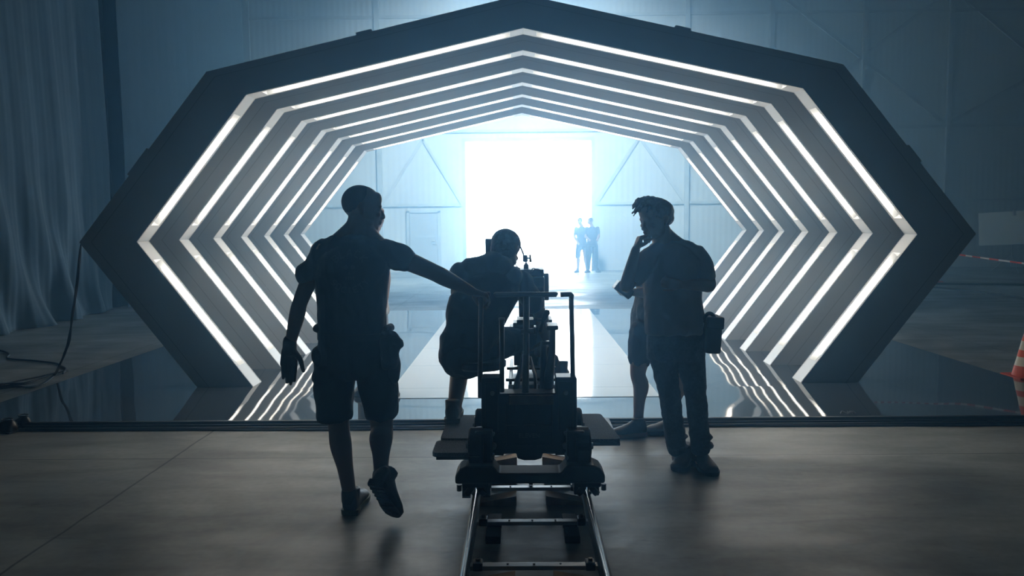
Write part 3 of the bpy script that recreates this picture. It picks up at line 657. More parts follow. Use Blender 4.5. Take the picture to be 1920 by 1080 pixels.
def caps(bm, pts, rs, n=16, flat=1., fdir=None):
    "closed limb through pts with radius per point and rounded ends; flat squashes it along fdir"
    pts = [Vector(p) for p in pts]; P = []; R = []
    d0 = (pts[0]-pts[1]).normalized(); d1 = (pts[-1]-pts[-2]).normalized()
    for k in (80, 55, 28): a = math.radians(k); P.append(pts[0]+d0*rs[0]*math.sin(a)); R.append(rs[0]*math.cos(a))
    # smooth interpolation of centre line and radius
    k = 5; Q = [pts[0]]+pts+[pts[-1]]; q = [rs[0]]+list(rs)+[rs[-1]]
    for i in range(1, len(Q)-2):
        for j in range(k):
            t = j/k; P.append(Q[i].lerp(Q[i+1], t) if len(pts) < 3 else .5*((2*Q[i])+(Q[i+1]-Q[i-1])*t+(2*Q[i-1]-5*Q[i]+4*Q[i+1]-Q[i+2])*t*t+(3*Q[i]-Q[i-1]-3*Q[i+1]+Q[i+2])*t**3))
            R.append(max(.002, .5*((2*q[i])+(q[i+1]-q[i-1])*t+(2*q[i-1]-5*q[i]+4*q[i+1]-q[i+2])*t*t+(3*q[i]-q[i-1]-3*q[i+1]+q[i+2])*t**3)))
    P.append(pts[-1]); R.append(rs[-1])
    for k in (28, 55, 80): a = math.radians(k); P.append(pts[-1]+d1*rs[-1]*math.sin(a)); R.append(rs[-1]*math.cos(a))
    s = len(bm.verts); tube(bm, P, R, n)
    if flat != 1 and fdir is not None:
        bm.verts.ensure_lookup_table(); f = Vector(fdir).normalized()
        for i in range(s, len(bm.verts)):
            v = bm.verts[i]; c = P[(i-s)//n]; v.co -= f*((v.co-c).dot(f))*(1-flat)
def loft(bm, rings, n=28, pw=.82):
    "closed trunk: rings of (centre, lateral axis, forward axis, half width, half depth)"
    R = []
    for c, u, f, a, b_ in rings:
        r = []
        for k in range(n):
            t = 2*PI*k/n; ct, s_ = math.cos(t), math.sin(t)
            r.append(bm.verts.new(Vector(c)+Vector(u)*(a*math.copysign(abs(ct)**pw, ct))+Vector(f)*(b_*math.copysign(abs(s_)**pw, s_))))
        R.append(r)
    for p, q in zip(R, R[1:]):
        for k in range(n): bm.faces.new((p[k], p[(k+1) % n], q[(k+1) % n], q[k]))
    bm.faces.new(R[0][::-1]); bm.faces.new(R[-1])
def fuse(name, bm, m, parent, vox=.006, smooth=4, wr=None, label=None, cut=None):
    "melt the overlapping closed pieces into one skin; wr=(scale, depth, seed, stretch) adds cloth folds"
    bmesh.ops.recalc_face_normals(bm, faces=bm.faces)
    me = bpy.data.meshes.new('tmp'); bm.to_mesh(me); bm.free()
    o = bpy.data.objects.new('tmp', me); COL.objects.link(o)
    r = o.modifiers.new('r', 'REMESH'); r.mode = 'VOXEL'; r.voxel_size = vox; r.adaptivity = 0
    if smooth: s = o.modifiers.new('s', 'SMOOTH'); s.iterations = smooth; s.factor = .5
    bpy.context.view_layer.update()
    out = bpy.data.meshes.new_from_object(o.evaluated_get(bpy.context.evaluated_depsgraph_get()))
    bpy.data.objects.remove(o); bpy.data.meshes.remove(me)
    if wr:
        sc, dp, sd, st = wr
        no = [v.normal.copy() for v in out.vertices]
        for v, nn in zip(out.vertices, no):
            p = Vector((v.co.x*sc, v.co.y*sc, v.co.z*sc*st))+Vector((sd, sd*2, 0))
            w_ = mnoise.noise(p)+.5*mnoise.noise(p*2.3); w_ = 1-abs(w_)*2.2      # ridged: cloth folds
            v.co += nn*dp*w_
    out.name = name; out.shade_smooth(); out.materials.clear()
    o = link(name, out, m, parent, label)
    if parent is not None: o.matrix_parent_inverse = Matrix.Translation(-parent.location)
    return o
def basis(f, up=(0, 0, 1)):
    f = Vector(f).normalized(); r = f.cross(Vector(up)).normalized(); u = r.cross(f).normalized(); return r, f, u
def head_parts(bm, c, f, up=(0, 0, 1), k=1., jaw=1.):
    r, f, u = basis(f, up); R = Matrix((r, f, u)).transposed(); c = Vector(c); P = lambda a, b_, d: c+(r*a+f*b_+u*d)*k
    E = lambda q, s: ellip(bm, q, [x*k for x in s], R)
    E(P(0, -.008, .030), (.077, .098, .088)); E(P(0, .022, -.028), (.063, .070, .083)); E(P(0, .040, -.072), (.046*jaw, .044, .036))
    E(P(0, .070, -.094), (.022, .016, .018)); E(P(0, .080, .018), (.052, .014, .013)); E(P(0, .068, .05), (.055, .026, .04))
    caps(bm, [P(0, .086, .008), P(0, .102, -.020), P(0, .106, -.034)], [.008*k, .011*k, .013*k], 10)
    for s in (-1, 1):
        E(P(s*.013, .098, -.036), (.008, .010, .007)); E(P(s*.035, .070, -.022), (.024, .018, .016)); E(P(s*.031, .079, .001), (.012, .010, .008))
        caps(bm, [P(s*.076, -.012, .018), P(s*.082, -.020, .002), P(s*.078, -.010, -.024)], [.013*k, .014*k, .009*k], 10, .55, r)
        E(P(s*.048, .020, -.068), (.018, .030, .022))
    E(P(0, .092, -.058), (.024, .011, .0065)); E(P(0, .089, -.069), (.021, .012, .008))
def head_axes(f, up=(0, 0, 1)): return basis(f, up)
def hand_parts(bm, w, d, pn, side, curl=.5, k=1., spread=1., thumb=None):
    "hand from wrist w pointing along d, palm facing pn; side=+1 puts the thumb on d x pn"
    d = Vector(d).normalized(); pn = (Vector(pn)-d*Vector(pn).dot(d)).normalized(); s = d.cross(pn)*side; w = Vector(w)
    R = Matrix((s, pn, d)).transposed()
    caps(bm, [w-d*.01*k, w+d*.03*k], [.028*k, .030*k], 12, .72, pn)
    for t in (-.028, -.010, .010, .026): caps(bm, [w+d*.02*k+s*t*.7*k, w+d*.085*k+s*t*k], [.017*k, .014*k], 10)
    L3 = [(.030, .040, .025, .020), (.010, .045, .029, .022), (-.010, .042, .027, .021), (-.029, .033, .021, .018)]
    for i, (t, a, b_, c_) in enumerate(L3):
        p = w+(d*(.088-.004*abs(i-1))+s*t)*k; dd = (d+s*(t*2.5*spread)).normalized(); ang = 0; pts = [p]; cu = curl[i] if isinstance(curl, (list, tuple)) else curl
        for L_, m_ in ((a, .9), (b_, 1.1), (c_, .7)):
            ang += cu*m_; q = (dd*math.cos(ang)+pn*math.sin(ang)); p = p+q*L_*k; pts.append(p)
        caps(bm, pts, [.0098*k, .0092*k, .0084*k, .0074*k], 10)
    th = thumb or (.55, .65, .5)
    p = w+(d*.028+s*.024+pn*.008)*k; v = (d*th[0]+s*th[1]+pn*th[2]).normalized(); v2 = (v+d*.5+pn*.12-s*.25).normalized()
    caps(bm, [p, p+v*.040*k, p+(v*.040+v2*.030)*k, p+(v*.040+v2*.055)*k], [.016*k, .0125*k, .0108*k, .009*k], 10)
def trunk(bm, hipc, chestc, neckc, uh, us, fw, s=1., grow=0., wid=(.165, .148, .178, .168)):
    "pelvis to shoulders; uh, us lateral axes of hips and shoulders, fw forward axis"
    hipc, chestc, neckc = map(Vector, (hipc, chestc, neckc)); uh = Vector(uh).normalized(); us = Vector(us).normalized(); g = grow
    def ax(t): u = uh.lerp(us, t).normalized(); f = Vector(fw)-u*Vector(fw).dot(u); return u, f.normalized()
    w_ = [x*s for x in wid]; mid = hipc.lerp(chestc, .5); rg = []
    for c, t, a, b_ in ((hipc.lerp(mid, -.35), 0, w_[0]*.75, .085*s), (hipc, 0, w_[0], .118*s), (hipc.lerp(mid, .5), .2, w_[1]*1.02, .112*s), (mid, .4, w_[1], .105*s), (mid.lerp(chestc, .55), .7, (w_[1]+w_[2])/2, .114*s),
                        (chestc, .9, w_[2], .120*s), (chestc.lerp(neckc, .45), 1, w_[3], .105*s), (chestc.lerp(neckc, .78), 1, w_[3]*.66, .078*s), (neckc, 1, .062*s, .060*s)):
        u, f = ax(t); rg.append((c, u, f, a+g, b_+g))
    loft(bm, rg)
def leg(bm, hip, knee, ank, s=1., r=(.092, .082, .058, .060, .043), back=(0, 0, 0)):
    hip, knee, ank = map(Vector, (hip, knee, ank)); back = Vector(back)
    caps(bm, [hip, hip.lerp(knee, .45), knee, knee.lerp(ank, .28)+back*.022, knee.lerp(ank, .62)+back*.008, ank], [r[0]*s, r[1]*s, r[2]*s, r[3]*s, r[4]*1.05*s, .038*s], 18)
def arm(bm, sh, el, wr, s=1.):
    sh, el, wr = map(Vector, (sh, el, wr)); caps(bm, [sh, sh.lerp(el, .45), el, el.lerp(wr, .3), wr], [.060*s, .050*s, .041*s, .043*s, .028*s], 16)
def place_shoe(name, heel, toe, up, m_up, m_sole, parent, L_=.29, W_=.108, top=.105, label=None, lace=True):
    "shoe from heel point to toe point on its sole plane"
    heel, toe = Vector(heel), Vector(toe); f = (toe-heel).normalized(); r = f.cross(Vector(up)).normalized(); u = r.cross(f)
    M = Matrix.Translation(heel-f*.012) @ Matrix((r, f, u)).transposed().to_4x4(); k = (toe-heel).length/.27
    bm = NB(); shoe_mesh(bm, M @ Matrix.Translation((0, 0, .014)), L_*k, W_, top)
    tube(bm, [M @ Vector((.0, .055*k, .06)), M @ Vector((0, .06*k, top+.03))], [.045, .047], 16)
    o = fuse(name, bm, m_up, parent, .006, 3, None, label)
    bm = NB(); pr = [(-.02, .33), (.0, .42), (.1, .44), (.3, .38), (.5, .43), (.7, .52), (.86, .50), (.94, .42), (.99, .28), (1.015, .12)]
    for z0, z1, gr in ((.0, .028, 1.0),):
        lo = []; hi = []
        for t, w_ in pr: lo.append((-w_*W_, t*L_*k)); 
        pl = lo+[(-x, y) for x, y in lo[::-1]]
        A_ = [bm.verts.new(M @ Vector((x*1.02, y, z0))) for x, y in pl]; B2 = [bm.verts.new(M @ Vector((x*1.08, y*1.01, z1))) for x, y in pl]
        bm.faces.new(A_); bm.faces.new(B2[::-1]); n = len(pl)
        for i in range(n): bm.faces.new((A_[i], A_[(i+1) % n], B2[(i+1) % n], B2[i]))
    for i in range(9):      # tread lugs
        y = (.04+.105*i)*L_*k
        for sx in (-1, 1): bx(bm, sx*W_*.22-.02, sx*W_*.22+.02, y-.008, y+.006, -.006, .004, 0, M)
    s_ = obj('sole', bm, m_sole, o); s_.matrix_parent_inverse = Matrix.Identity(4)
    if lace:
        bm = NB()
        for i in range(4):
            y = (.30+.085*i)*L_*k; h = top*(1.0-.12*i)+.012
            tube(bm, [M @ Vector((-.03, y, h-.012)), M @ Vector((0, y+.006, h)), M @ Vector((.03, y, h-.012))], .004, 6)
        for sx in (-1, 1): tube(bm, smoothpath([M @ Vector((0, .27*L_*k, top+.012)), M @ Vector((sx*.022, .25*L_*k, top+.03)), M @ Vector((sx*.036, .28*L_*k, top+.018)), M @ Vector((0, .275*L_*k, top+.010))], 4), .003, 5)
        l_ = obj('lace', bm, m_sole, o); l_.matrix_parent_inverse = Matrix.Identity(4)
    return o
def person(label, loc): return thing('person', label, 'person', loc)
M_BLACKT = mat('tee_black', (.022, .024, .028), .85, sheen=.15); M_SHORTS = mat('cargo_dark', (.020, .023, .027), .85)
M_GREYT = mat('tee_grey', (.30, .29, .28), .9); M_DENIM = mat('denim_dark', (.035, .05, .075), .85, var=(60, .25)); M_LIGHTT = mat('shirt_pale', (.62, .62, .60), .9)
M_HAIRD = mat('hair_dark', (.020, .016, .013), .6); M_HAIRB = mat('hair_brown', (.12, .085, .055), .55); M_CROP = mat('hair_cropped', (.075, .05, .04), .7); M_GLOVE = mat('work_glove', (.018, .018, .02), .7, bump=(90, .001))
M_SHOEB = mat('shoe_black', (.022, .023, .026), .6); M_SOLEB = mat('sole_black', (.012, .012, .013), .7); M_SOLEY = mat('sole_olive_yellow', (.07, .075, .018), .6)
M_SHOEG = mat('shoe_grey', (.16, .16, .155), .7); M_SOLER = mat('sole_reddish', (.30, .10, .07), .6); M_BAG = mat('pouch_nylon', (.016, .017, .02), .7)

# ---- man walking away at the left, arm stretched to the dolly
Yw = 4.28
W = person('person in dark cargo shorts striding away with one arm stretched to the dolly handle', (-.86, Yw, 0))
hipL, hipR = at(627, 668, 4.30), at(703, 668, 4.30); hipc = at(664, 648, Yw); chest = at(659, 510, Yw); neckb = at(668, 447, Yw)
kL, kR = at(635, 795, 4.27), at(716, 798, 4.33); aL, aR = at(655, 922, 4.33), at(714, 888, 4.17)
shL, shR = at(603, 470, Yw), at(722, 471, 4.30); eL, wL = at(563, 566, 4.22), at(543, 650, 4.26); eR, wR = at(812, 510, 4.36), at(884, 546, 4.40)
back = Vector((0, -1, 0)); hc = at(680, 392, 4.29); fh = Vector((.93, .36, -.07))
b = NB(); trunk(b, hipc, chest, neckb, (1, 0, 0), (.99, .1, 0), (0, 1, 0), .98, -.006); head_parts(b, hc, fh, (0, 0, 1), 1.06)
caps(b, [at(664, 452, 4.28), at(672, 425, 4.27), at(676, 405, 4.28)], [.070, .066, .062], 18); caps(b, [shL+Vector((.03, 0, .0)), at(655, 437, 4.27), at(668, 418, 4.26)], [.045, .052, .045], 16); caps(b, [shR, at(692, 440, 4.28), at(683, 420, 4.27)], [.045, .046, .045], 16)
leg(b, hipL, kL, aL, 1.0, back=back); leg(b, hipR, kR, aR, 1.0, (.092, .085, .062, .064, .044), back=back)
caps(b, [aL, at(656, 945, 4.36)], [.04, .035], 14); caps(b, [aR, at(712, 903, 4.14)], [.039, .036], 14)
arm(b, shL, eL, wL, .98); caps(b, [shR, shR.lerp(eR, .5), eR, eR.lerp(wR, .35), wR], [.060, .053, .047, .046, .028], 16)
hand_parts(b, wR, (at(916, 556, 4.44)-wR), (.2, -.1, -1), 1, .75, .95)
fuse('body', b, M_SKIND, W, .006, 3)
b = NB(); trunk(b, at(662, 634, Yw), chest, neckb+Vector((0, 0, -.012)), (1, 0, 0), (.99, .1, 0), (0, 1, 0), 1.0, .012, (.172, .168, .186, .175))
caps(b, [shL+Vector((.01, 0, .0)), shL.lerp(eL, .30), at(574, 514, 4.24)], [.062, .062, .058], 18); caps(b, [shR+Vector((-.02, 0, 0)), shR.lerp(eR, .30), at(757, 487, 4.33)], [.068, .072, .066], 18)
caps(b, [shL+Vector((.01, 0, -.005)), at(628, 462, 4.27), at(655, 455, 4.27)], [.060, .058, .062], 18); caps(b, [shR+Vector((-.015, 0, -.005)), at(700, 460, 4.29), at(680, 455, 4.28)], [.060, .058, .062], 18)
ellip(b, at(665, 447, 4.27), (.088, .078, .034))
tee = fuse('t_shirt', b, M_BLACKT, W, .007, 3, (9, .006, 3, .6), 'black T-shirt with a faint print on the back')
# faint ring print on the back: two arcs of lettering and a skull-like patch
M_PRINT = mat('faint_print', (.035, .039, .044), .8)
b = NB(); rr = .098; cpx = at(653, 508, 4.13)
def patch(b, pts):
    "thin raised ink following the shirt back"
    vs_ = []
    for p in pts:
        q = Vector((p[0], 0, p[1])); hit, loc, nn, i_ = tee.ray_cast(Vector((q.x, 3.0, q.z)), Vector((0, 1, 0)))
        vs_.append(b.verts.new((loc if hit else Vector((q.x, 4.16, q.z)))+Vector((0, -.0025, 0))))
    b.faces.new(vs_)
def glyph(b, cx, cz, ang, strokes, s):
    for (x0, z0, x1, z1) in strokes:
        a = Vector((x0, z0))*s; c = Vector((x1, z1))*s; d = (c-a); n_ = Vector((-d.y, d.x)).normalized()*s*.11
        P4 = [a-n_, a+n_, c+n_, c-n_]; ca, sa = math.cos(ang), math.sin(ang)
        patch(b, [(cx+p.x*ca-p.y*sa, cz+p.x*sa+p.y*ca) for p in P4])
LET = {'B': [(-.3, -.5, -.3, .5), (-.3, .5, .2, .45), (-.3, 0, .25, 0), (-.3, -.5, .25, -.45), (.25, .45, .28, .05), (.28, -.05, .3, -.45)], 'L': [(-.3, .5, -.3, -.5), (-.3, -.5, .3, -.5)], 'A': [(-.35, -.5, 0, .5), (0, .5, .35, -.5), (-.2, -.1, .2, -.1)], 'C': [(.3, .45, -.25, .4), (-.3, .4, -.3, -.4), (-.25, -.45, .3, -.45)], 'K': [(-.3, -.5, -.3, .5), (-.25, 0, .3, .5), (-.25, 0, .3, -.5)],
       'S': [(.3, .45, -.25, .45), (-.28, .45, -.28, .02), (-.25, 0, .25, 0), (.28, 0, .28, -.45), (.25, -.45, -.3, -.45)], 'O': [(-.3, .45, .3, .45), (.3, .45, .3, -.45), (.3, -.45, -.3, -.45), (-.3, -.45, -.3, .45)], 'I': [(0, -.5, 0, .5)], 'E': [(-.3, -.5, -.3, .5), (-.3, .45, .3, .45), (-.3, 0, .2, 0), (-.3, -.45, .3, -.45)], 'T': [(-.35, .45, .35, .45), (0, .45, 0, -.5)], 'Y': [(-.3, .5, 0, 0), (.3, .5, 0, 0), (0, 0, 0, -.5)]}
for i, ch in enumerate('BLACK'):
    a = math.radians(138-i*24); glyph(b, cpx.x+rr*math.cos(a), cpx.z+rr*.95*math.sin(a), a-PI/2, LET[ch], .036)
for i, ch in enumerate('SOCIETY'):
    a = math.radians(216+i*18); glyph(b, cpx.x+rr*math.cos(a), cpx.z+.0+rr*1.05*math.sin(a), a+PI/2, LET[ch], .032)
for a0, a1, k_ in ((125, 55, .032), (305, 235, .03)):
    pass
for (x, z, s_) in ((-.016, .018, .012), (.018, .018, .012)):
    patch(b, [(cpx.x+x+s_*math.cos(t), cpx.z+z+s_*math.sin(t)) for t in [2*PI*k/10 for k in range(10)]])
patch(b, [(cpx.x+.008*math.cos(t), cpx.z-.012+.012*math.sin(t)) for t in (PI/2, PI*1.2, PI*1.8)])
for k in range(4): patch(b, [(cpx.x-.02+k*.012, cpx.z-.03), (cpx.x-.012+k*.012, cpx.z-.03), (cpx.x-.013+k*.012, cpx.z-.048), (cpx.x-.019+k*.012, cpx.z-.048)])
h = obj('back_print', b, M_PRINT, tee, 'faint grey ring print on the back', fix=False); h.matrix_parent_inverse = Matrix.Identity(4)
b = NB(); trunk(b, at(664, 668, 4.29), at(660, 560, 4.29), at(660, 555, 4.29), (1, 0, 0), (1, 0, 0), (0, 1, 0), .6, 0, (.16, .16, .16, .16)) if False else None
loft(b, [(at(663, 626, Yw), (1, 0, 0), (0, 1, 0), .178, .130), (at(664, 650, Yw), (1, 0, 0), (0, 1, 0), .186, .140), (at(665, 690, 4.29), (1, 0, 0), (0, 1, 0), .190, .135), (at(665, 706, 4.29), (1, 0, 0), (0, 1, 0), .17, .11)])
for pts, rs in (([at(628, 680, 4.28), at(627, 730, 4.27), at(628, 776, 4.25)], [.106, .103, .094]), ([at(703, 680, 4.29), at(710, 730, 4.3), at(716, 774, 4.31)], [.104, .100, .084])):
    loft(b, [(p, (1, 0, 0), (0, 1, .1), r_, r_*1.05) for p, r_ in zip(pts, rs)]+[(pts[-1]+Vector((0, 0, -.02)), (1, 0, 0), (0, 1, .1), rs[-1]*.97, rs[-1])])
for (x, y, rx, rz) in ((595, 668, .022, .05), (594, 705, .02, .035), (740, 690, .03, .08), (597, 615, .018, .02), (730, 615, .02, .016)): ellip(b, at(x, y, 4.26), (rx, .07, rz))
fuse('cargo_shorts', b, M_SHORTS, W, .007, 2, (8, .008, 9, .7), 'dark cargo shorts with bulging pockets')
b = NB(); loft(b, [(at(663, 634, Yw), (1, 0, 0), (0, 1, 0), .190, .140), (at(663, 622, Yw), (1, 0, 0), (0, 1, 0), .190, .140)]); wobj('belt', b, M_BAG, W)
b = NB(); loft(b, [(at(731, 690, 4.22), (1, 0, 0), (0, 1, 0), .040, .05), (at(731, 650, 4.22), (1, 0, 0), (0, 1, 0), .052, .06), (at(730, 628, 4.22), (1, 0, 0), (0, 1, 0), .045, .055)]); caps(b, [at(727, 627, 4.22), at(736, 634, 4.2), at(741, 650, 4.2)], [.035, .032, .03]); caps(b, [at(740, 640, 4.2), at(750, 645, 4.2), at(752, 648, 4.2)], [.035, .022, .012]); fuse('tool_pouch', b, M_BAG, W, .006, 2, (16, .004, 2, 1), 'black tool pouch on the right hip')
b = NB(); g_ = (at(541, 712, 4.30)-wL).normalized(); caps(b, [wL-g_*.03, wL+g_*.02], [.037, .038], 16); hand_parts(b, wL, g_, (.35, -.95, 0), -1, [.10, .12, .16, .22], 1.16, -.6, (.75, .62, .3)); fuse('glove', b, M_GLOVE, W, .0042, 2, None, 'black work glove')
hd_ = onfloor(657, 966); place_shoe('shoe', (hd_.x, hd_.y, .006), (hd_.x+.012, hd_.y+.27, .006), (0, 0, 1), M_SHOEB, M_SOLEY, W, label='black shoe with olive sole edge', lace=False)
hl = at(704, 911, 4.04); tl = at(739, 968, 4.19); place_shoe('shoe', hl, tl, (.38, .80, .5), M_SHOEB, M_SOLEB, W, lace=False, label='black shoe lifted to show its sole')
for h_, c_, nm in ((.0, aL, 'sock'), (0, aR, 'sock')):
    b = NB(); caps(b, [c_+Vector((0, .0, -.005)), c_+Vector((0, .01, -.05))], [.046, .048], 14); fuse('sock', b, M_SHOEB, W, .006, 2)
b = NB(); r_, f_, u_ = basis(fh); ellip(b, hc+(f_*-.016+u_*.034)*1.05, (.0775*1.05, .094*1.05, .087*1.05), Matrix((r_, f_, u_)).transposed()); fuse('cropped_hair', b, M_CROP, W, .006, 1, None, 'very short cropped hair')

# ---- camera operator bent over the camera on the dolly
O = person('person in dark clothes seated on the dolly, bent forward over the camera', (-.27, 4.98, .76))
hipc = at(873, 655, 5.0); chest = at(905, 560, 5.08); neckb = at(940, 497, 5.16); us = Vector((.95, .15, -.08)); fw = Vector((.25, .9, -.35))
shL, shR = at(866, 520, 5.08), at(977, 528, 5.16); eR, wR = at(1014, 592, 5.24), at(1026, 642, 5.18); eL, wL = at(868, 600, 5.3), at(900, 620, 5.55)
hL, hR = at(862, 670, 5.02), at(905, 655, 5.05); kL, kR = at(866, 672, 5.42), at(1034, 684, 5.48); aL, aR = at(850, 780, 5.02), at(1052, 765, 5.50); tR = at(972, 640, 5.38)
hc = at(949, 469, 5.22); fh = Vector((.30, .82, -.50))
b = NB(); trunk(b, hipc, chest, neckb, (1, 0, 0), us, fw, 1.02, -.006, (.165, .16, .185, .175)); head_parts(b, hc, fh, (.1, .5, .85), 1.08)
caps(b, [neckb, hc+Vector((-.0, -.01, -.06))], [.062, .060], 16); arm(b, shL, eL, wL); caps(b, [shR, shR.lerp(eR, .5), eR, eR.lerp(wR, .4), wR], [.060, .052, .046, .042, .03], 16)
hand_parts(b, wR, (-.35, .7, -.35), (-.3, -.2, -.9), 1, .7, .95); hand_parts(b, wL, (.6, .6, -.1), (.2, -.1, -1), -1, .7, .95)
caps(b, [hL, hL.lerp(kL, .5), kL, kL.lerp(aL, .35)+Vector((0, -.02, 0)), aL], [.098, .088, .062, .060, .040], 18); caps(b, [hR, tR, kR, kR.lerp(aR, .35), aR], [.095, .078, .064, .060, .04], 18)
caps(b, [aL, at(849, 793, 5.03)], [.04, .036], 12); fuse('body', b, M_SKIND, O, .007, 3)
b = NB(); trunk(b, hipc+Vector((0, 0, -.02)), chest, neckb+Vector((-.005, 0, -.01)), (1, 0, 0), us, fw, 1.04, .012, (.150, .165, .20, .185))
caps(b, [shL, shL.lerp(eL, .35), shL.lerp(eL, .62)], [.076, .074, .068], 18); caps(b, [shR, shR.lerp(eR, .35), shR.lerp(eR, .68)], [.072, .070, .062], 18)
for (x, y, r_) in ((866, 514, .075), (884, 508, .085), (904, 504, .085), (924, 498, .085), (940, 500, .07), (962, 520, .065)): ellip(b, at(x, y, 5.1), (r_, .08, r_))
fuse('t_shirt', b, M_BLACKT, O, .007, 3, (8, .008, 5, .7))
b = NB(); ellip(b, at(874, 668, 5.02), (.165, .17, .135)); caps(b, [hL, hL.lerp(kL, .5), kL.lerp(hL, .12)], [.125, .115, .10], 18); caps(b, [hR, tR, kR.lerp(tR, .12)], [.115, .088, .074], 18)
ellip(b, at(858, 665, 5.05), (.115, .16, .14)); fuse('shorts', b, M_SHORTS, O, .007, 3, (8, .009, 7, .8), 'dark shorts bunched over the seat')
place_shoe('shoe', at(848, 800, 4.93).xy.to_3d()+Vector((0, 0, SB+.003)), at(852, 780, 5.12).xy.to_3d()+Vector((0, .07, SB+.003)), (0, 0, 1), M_SHOEG, M_SHOEG, O, label='light grey trainer', lace=False)
place_shoe('shoe', Vector((aR.x, aR.y-.05, .52)), Vector((aR.x+.02, aR.y+.20, .50)), (0, 0, 1), M_SHOEG, M_SHOEG, O, label='light grey trainer', lace=False)
b = NB(); r_, f_, u_ = basis(fh, (.1, .5, .85)); ellip(b, hc+f_*-.018+u_*.040, (.096, .108, .092), Matrix((r_, f_, u_)).transposed()); ellip(b, hc-f_*.045-u_*.012, (.090, .066, .085), Matrix((r_, f_, u_)).transposed())
fuse('short_hair', b, M_HAIRD, O, .006, 2, (60, .003, 2, 1))

# ---- man at the right facing the camera, hand at his mouth
R_ = person('person in grey T-shirt and jeans with one hand at the mouth, bag at hip', (1.10, 5.12, 0))
Yr = 5.08; hipc = at(1268, 640, Yr); chest = at(1260, 520, Yr); neckb = at(1243, 462, Yr); us = Vector((.98, -.12, -.02)); fw = Vector((-.1, -1, 0))
sR, sL = at(1215, 486, 5.02), at(1306, 480, 5.10); eRr, wRr = at(1174, 538, 4.90), at(1192, 468, 4.82); eLl, wLl = at(1331, 534, 5.0), at(1278, 534, 4.86)
hR_, hL_ = at(1246, 660, Yr), at(1291, 660, Yr); kR_, kL_ = at(1256, 752, 5.08), at(1304, 755, 5.05); aR_, aL_ = at(1270, 842, 5.20), at(1315, 852, 5.14)
hc = at(1229, 411, 5.04); fh = Vector((-.80, -.50, -.22))
b = NB(); trunk(b, hipc, chest, neckb, (1, 0, 0), us, fw, .98, -.006); head_parts(b, hc, fh, (0, 0, 1), 1.04, 1.0)
caps(b, [neckb, at(1238, 430, 5.07)], [.064, .062], 16); caps(b, [sL, at(1262, 452, 5.1), at(1244, 436, 5.1)], [.04, .048, .05], 14)
caps(b, [at(1246, 660, Yr), at(1247, 692, 5.08), at(1255, 735, 5.07), at(1261, 780, 5.12), at(1269, 842, 5.20)], [.07, .062, .05, .047, .038], 16); caps(b, [at(1291, 660, Yr), at(1297, 692, 5.07), at(1304, 735, 5.05), at(1309, 785, 5.09), at(1315, 852, 5.14)], [.07, .062, .05, .047, .038], 16); arm(b, sR, eRr, wRr, .95); arm(b, sL, eLl, wLl, .98)
hand_parts(b, wRr, at(1203, 438, 4.84)-wRr, (.9, .25, .1), -1, 1.05, .92, .6); hand_parts(b, wLl, (-.9, -.1, .12), (.1, .9, .2), 1, .8, .92)
caps(b, [aR_, aR_+Vector((0, -.01, -.06))], [.042, .04], 12); caps(b, [aL_, aL_+Vector((0, -.01, -.06))], [.042, .04], 12)
fuse('body', b, M_SKIN, R_, .0058, 3)
b = NB(); loft(b, [(at(1264, 624, Yr), (1, 0, 0), (0, 1, 0), .186, .140), (at(1264, 600, Yr), (1, 0, 0), (0, 1, 0), .186, .145), (at(1262, 560, Yr), (1, 0, 0), (0, 1, 0), .180, .135), (at(1261, 520, Yr), us, (0, 1, 0), .186, .135), (at(1258, 485, Yr), us, (0, 1, 0), .180, .115), (at(1254, 465, Yr), us, (0, 1, 0), .125, .09), (at(1246, 456, Yr), us, (0, 1, 0), .068, .066)])
caps(b, [sR, sR.lerp(eRr, .35), sR.lerp(eRr, .58)], [.066, .068, .066], 18); caps(b, [sL, sL.lerp(eLl, .35), sL.lerp(eLl, .66)], [.066, .070, .068], 18); caps(b, [sL, at(1284, 470, 5.1), at(1260, 462, 5.1)], [.062, .062, .06], 18); caps(b, [sR, at(1230, 474, 5.05), at(1248, 464, 5.07)], [.058, .058, .06], 18)
fuse('t_shirt', b, M_GREYT, R_, .007, 3, (8, .008, 12, .7), 'loose grey T-shirt')
b = NB(); loft(b, [(at(1267, 600, Yr), (1, 0, 0), (0, 1, 0), .168, .118), (at(1267, 640, Yr), (1, 0, 0), (0, 1, 0), .180, .125), (at(1267, 672, Yr), (1, 0, 0), (0, 1, 0), .18, .115)])
for ps, rs in (([(1244, 655, Yr), (1247, 692, 5.08), (1255, 735, 5.07), (1261, 780, 5.12), (1269, 838, 5.19)], [.098, .080, .066, .064, .063]), ([(1292, 655, Yr), (1297, 692, 5.07), (1304, 735, 5.05), (1309, 785, 5.09), (1313, 838, 5.13)], [.098, .083, .067, .063, .062])):
    caps(b, [at(*p) for p in ps], rs, 18)
for p in ((1269, 818, 5.17), (1270, 836, 5.19), (1315, 818, 5.12), (1317, 834, 5.13)): ellip(b, at(*p), (.071, .074, .020))
fuse('jeans', b, M_DENIM, R_, .0065, 2, (9, .007, 4, .9), 'dark jeans crumpled at the ankles')
fR = onfloor(1279, 868); place_shoe('shoe', (fR.x+.05, fR.y+.02, .004), (fR.x-.07, fR.y-.20, .004), (0, 0, 1), M_SHOEB, M_SOLEB, R_, label='dark laced shoe')
fL = onfloor(1313, 876); place_shoe('shoe', (fL.x-.005, fL.y+.06, .004), (fL.x+.035, fL.y-.20, .004), (0, 0, 1), M_SHOEB, M_SOLEB, R_, label='dark laced shoe')
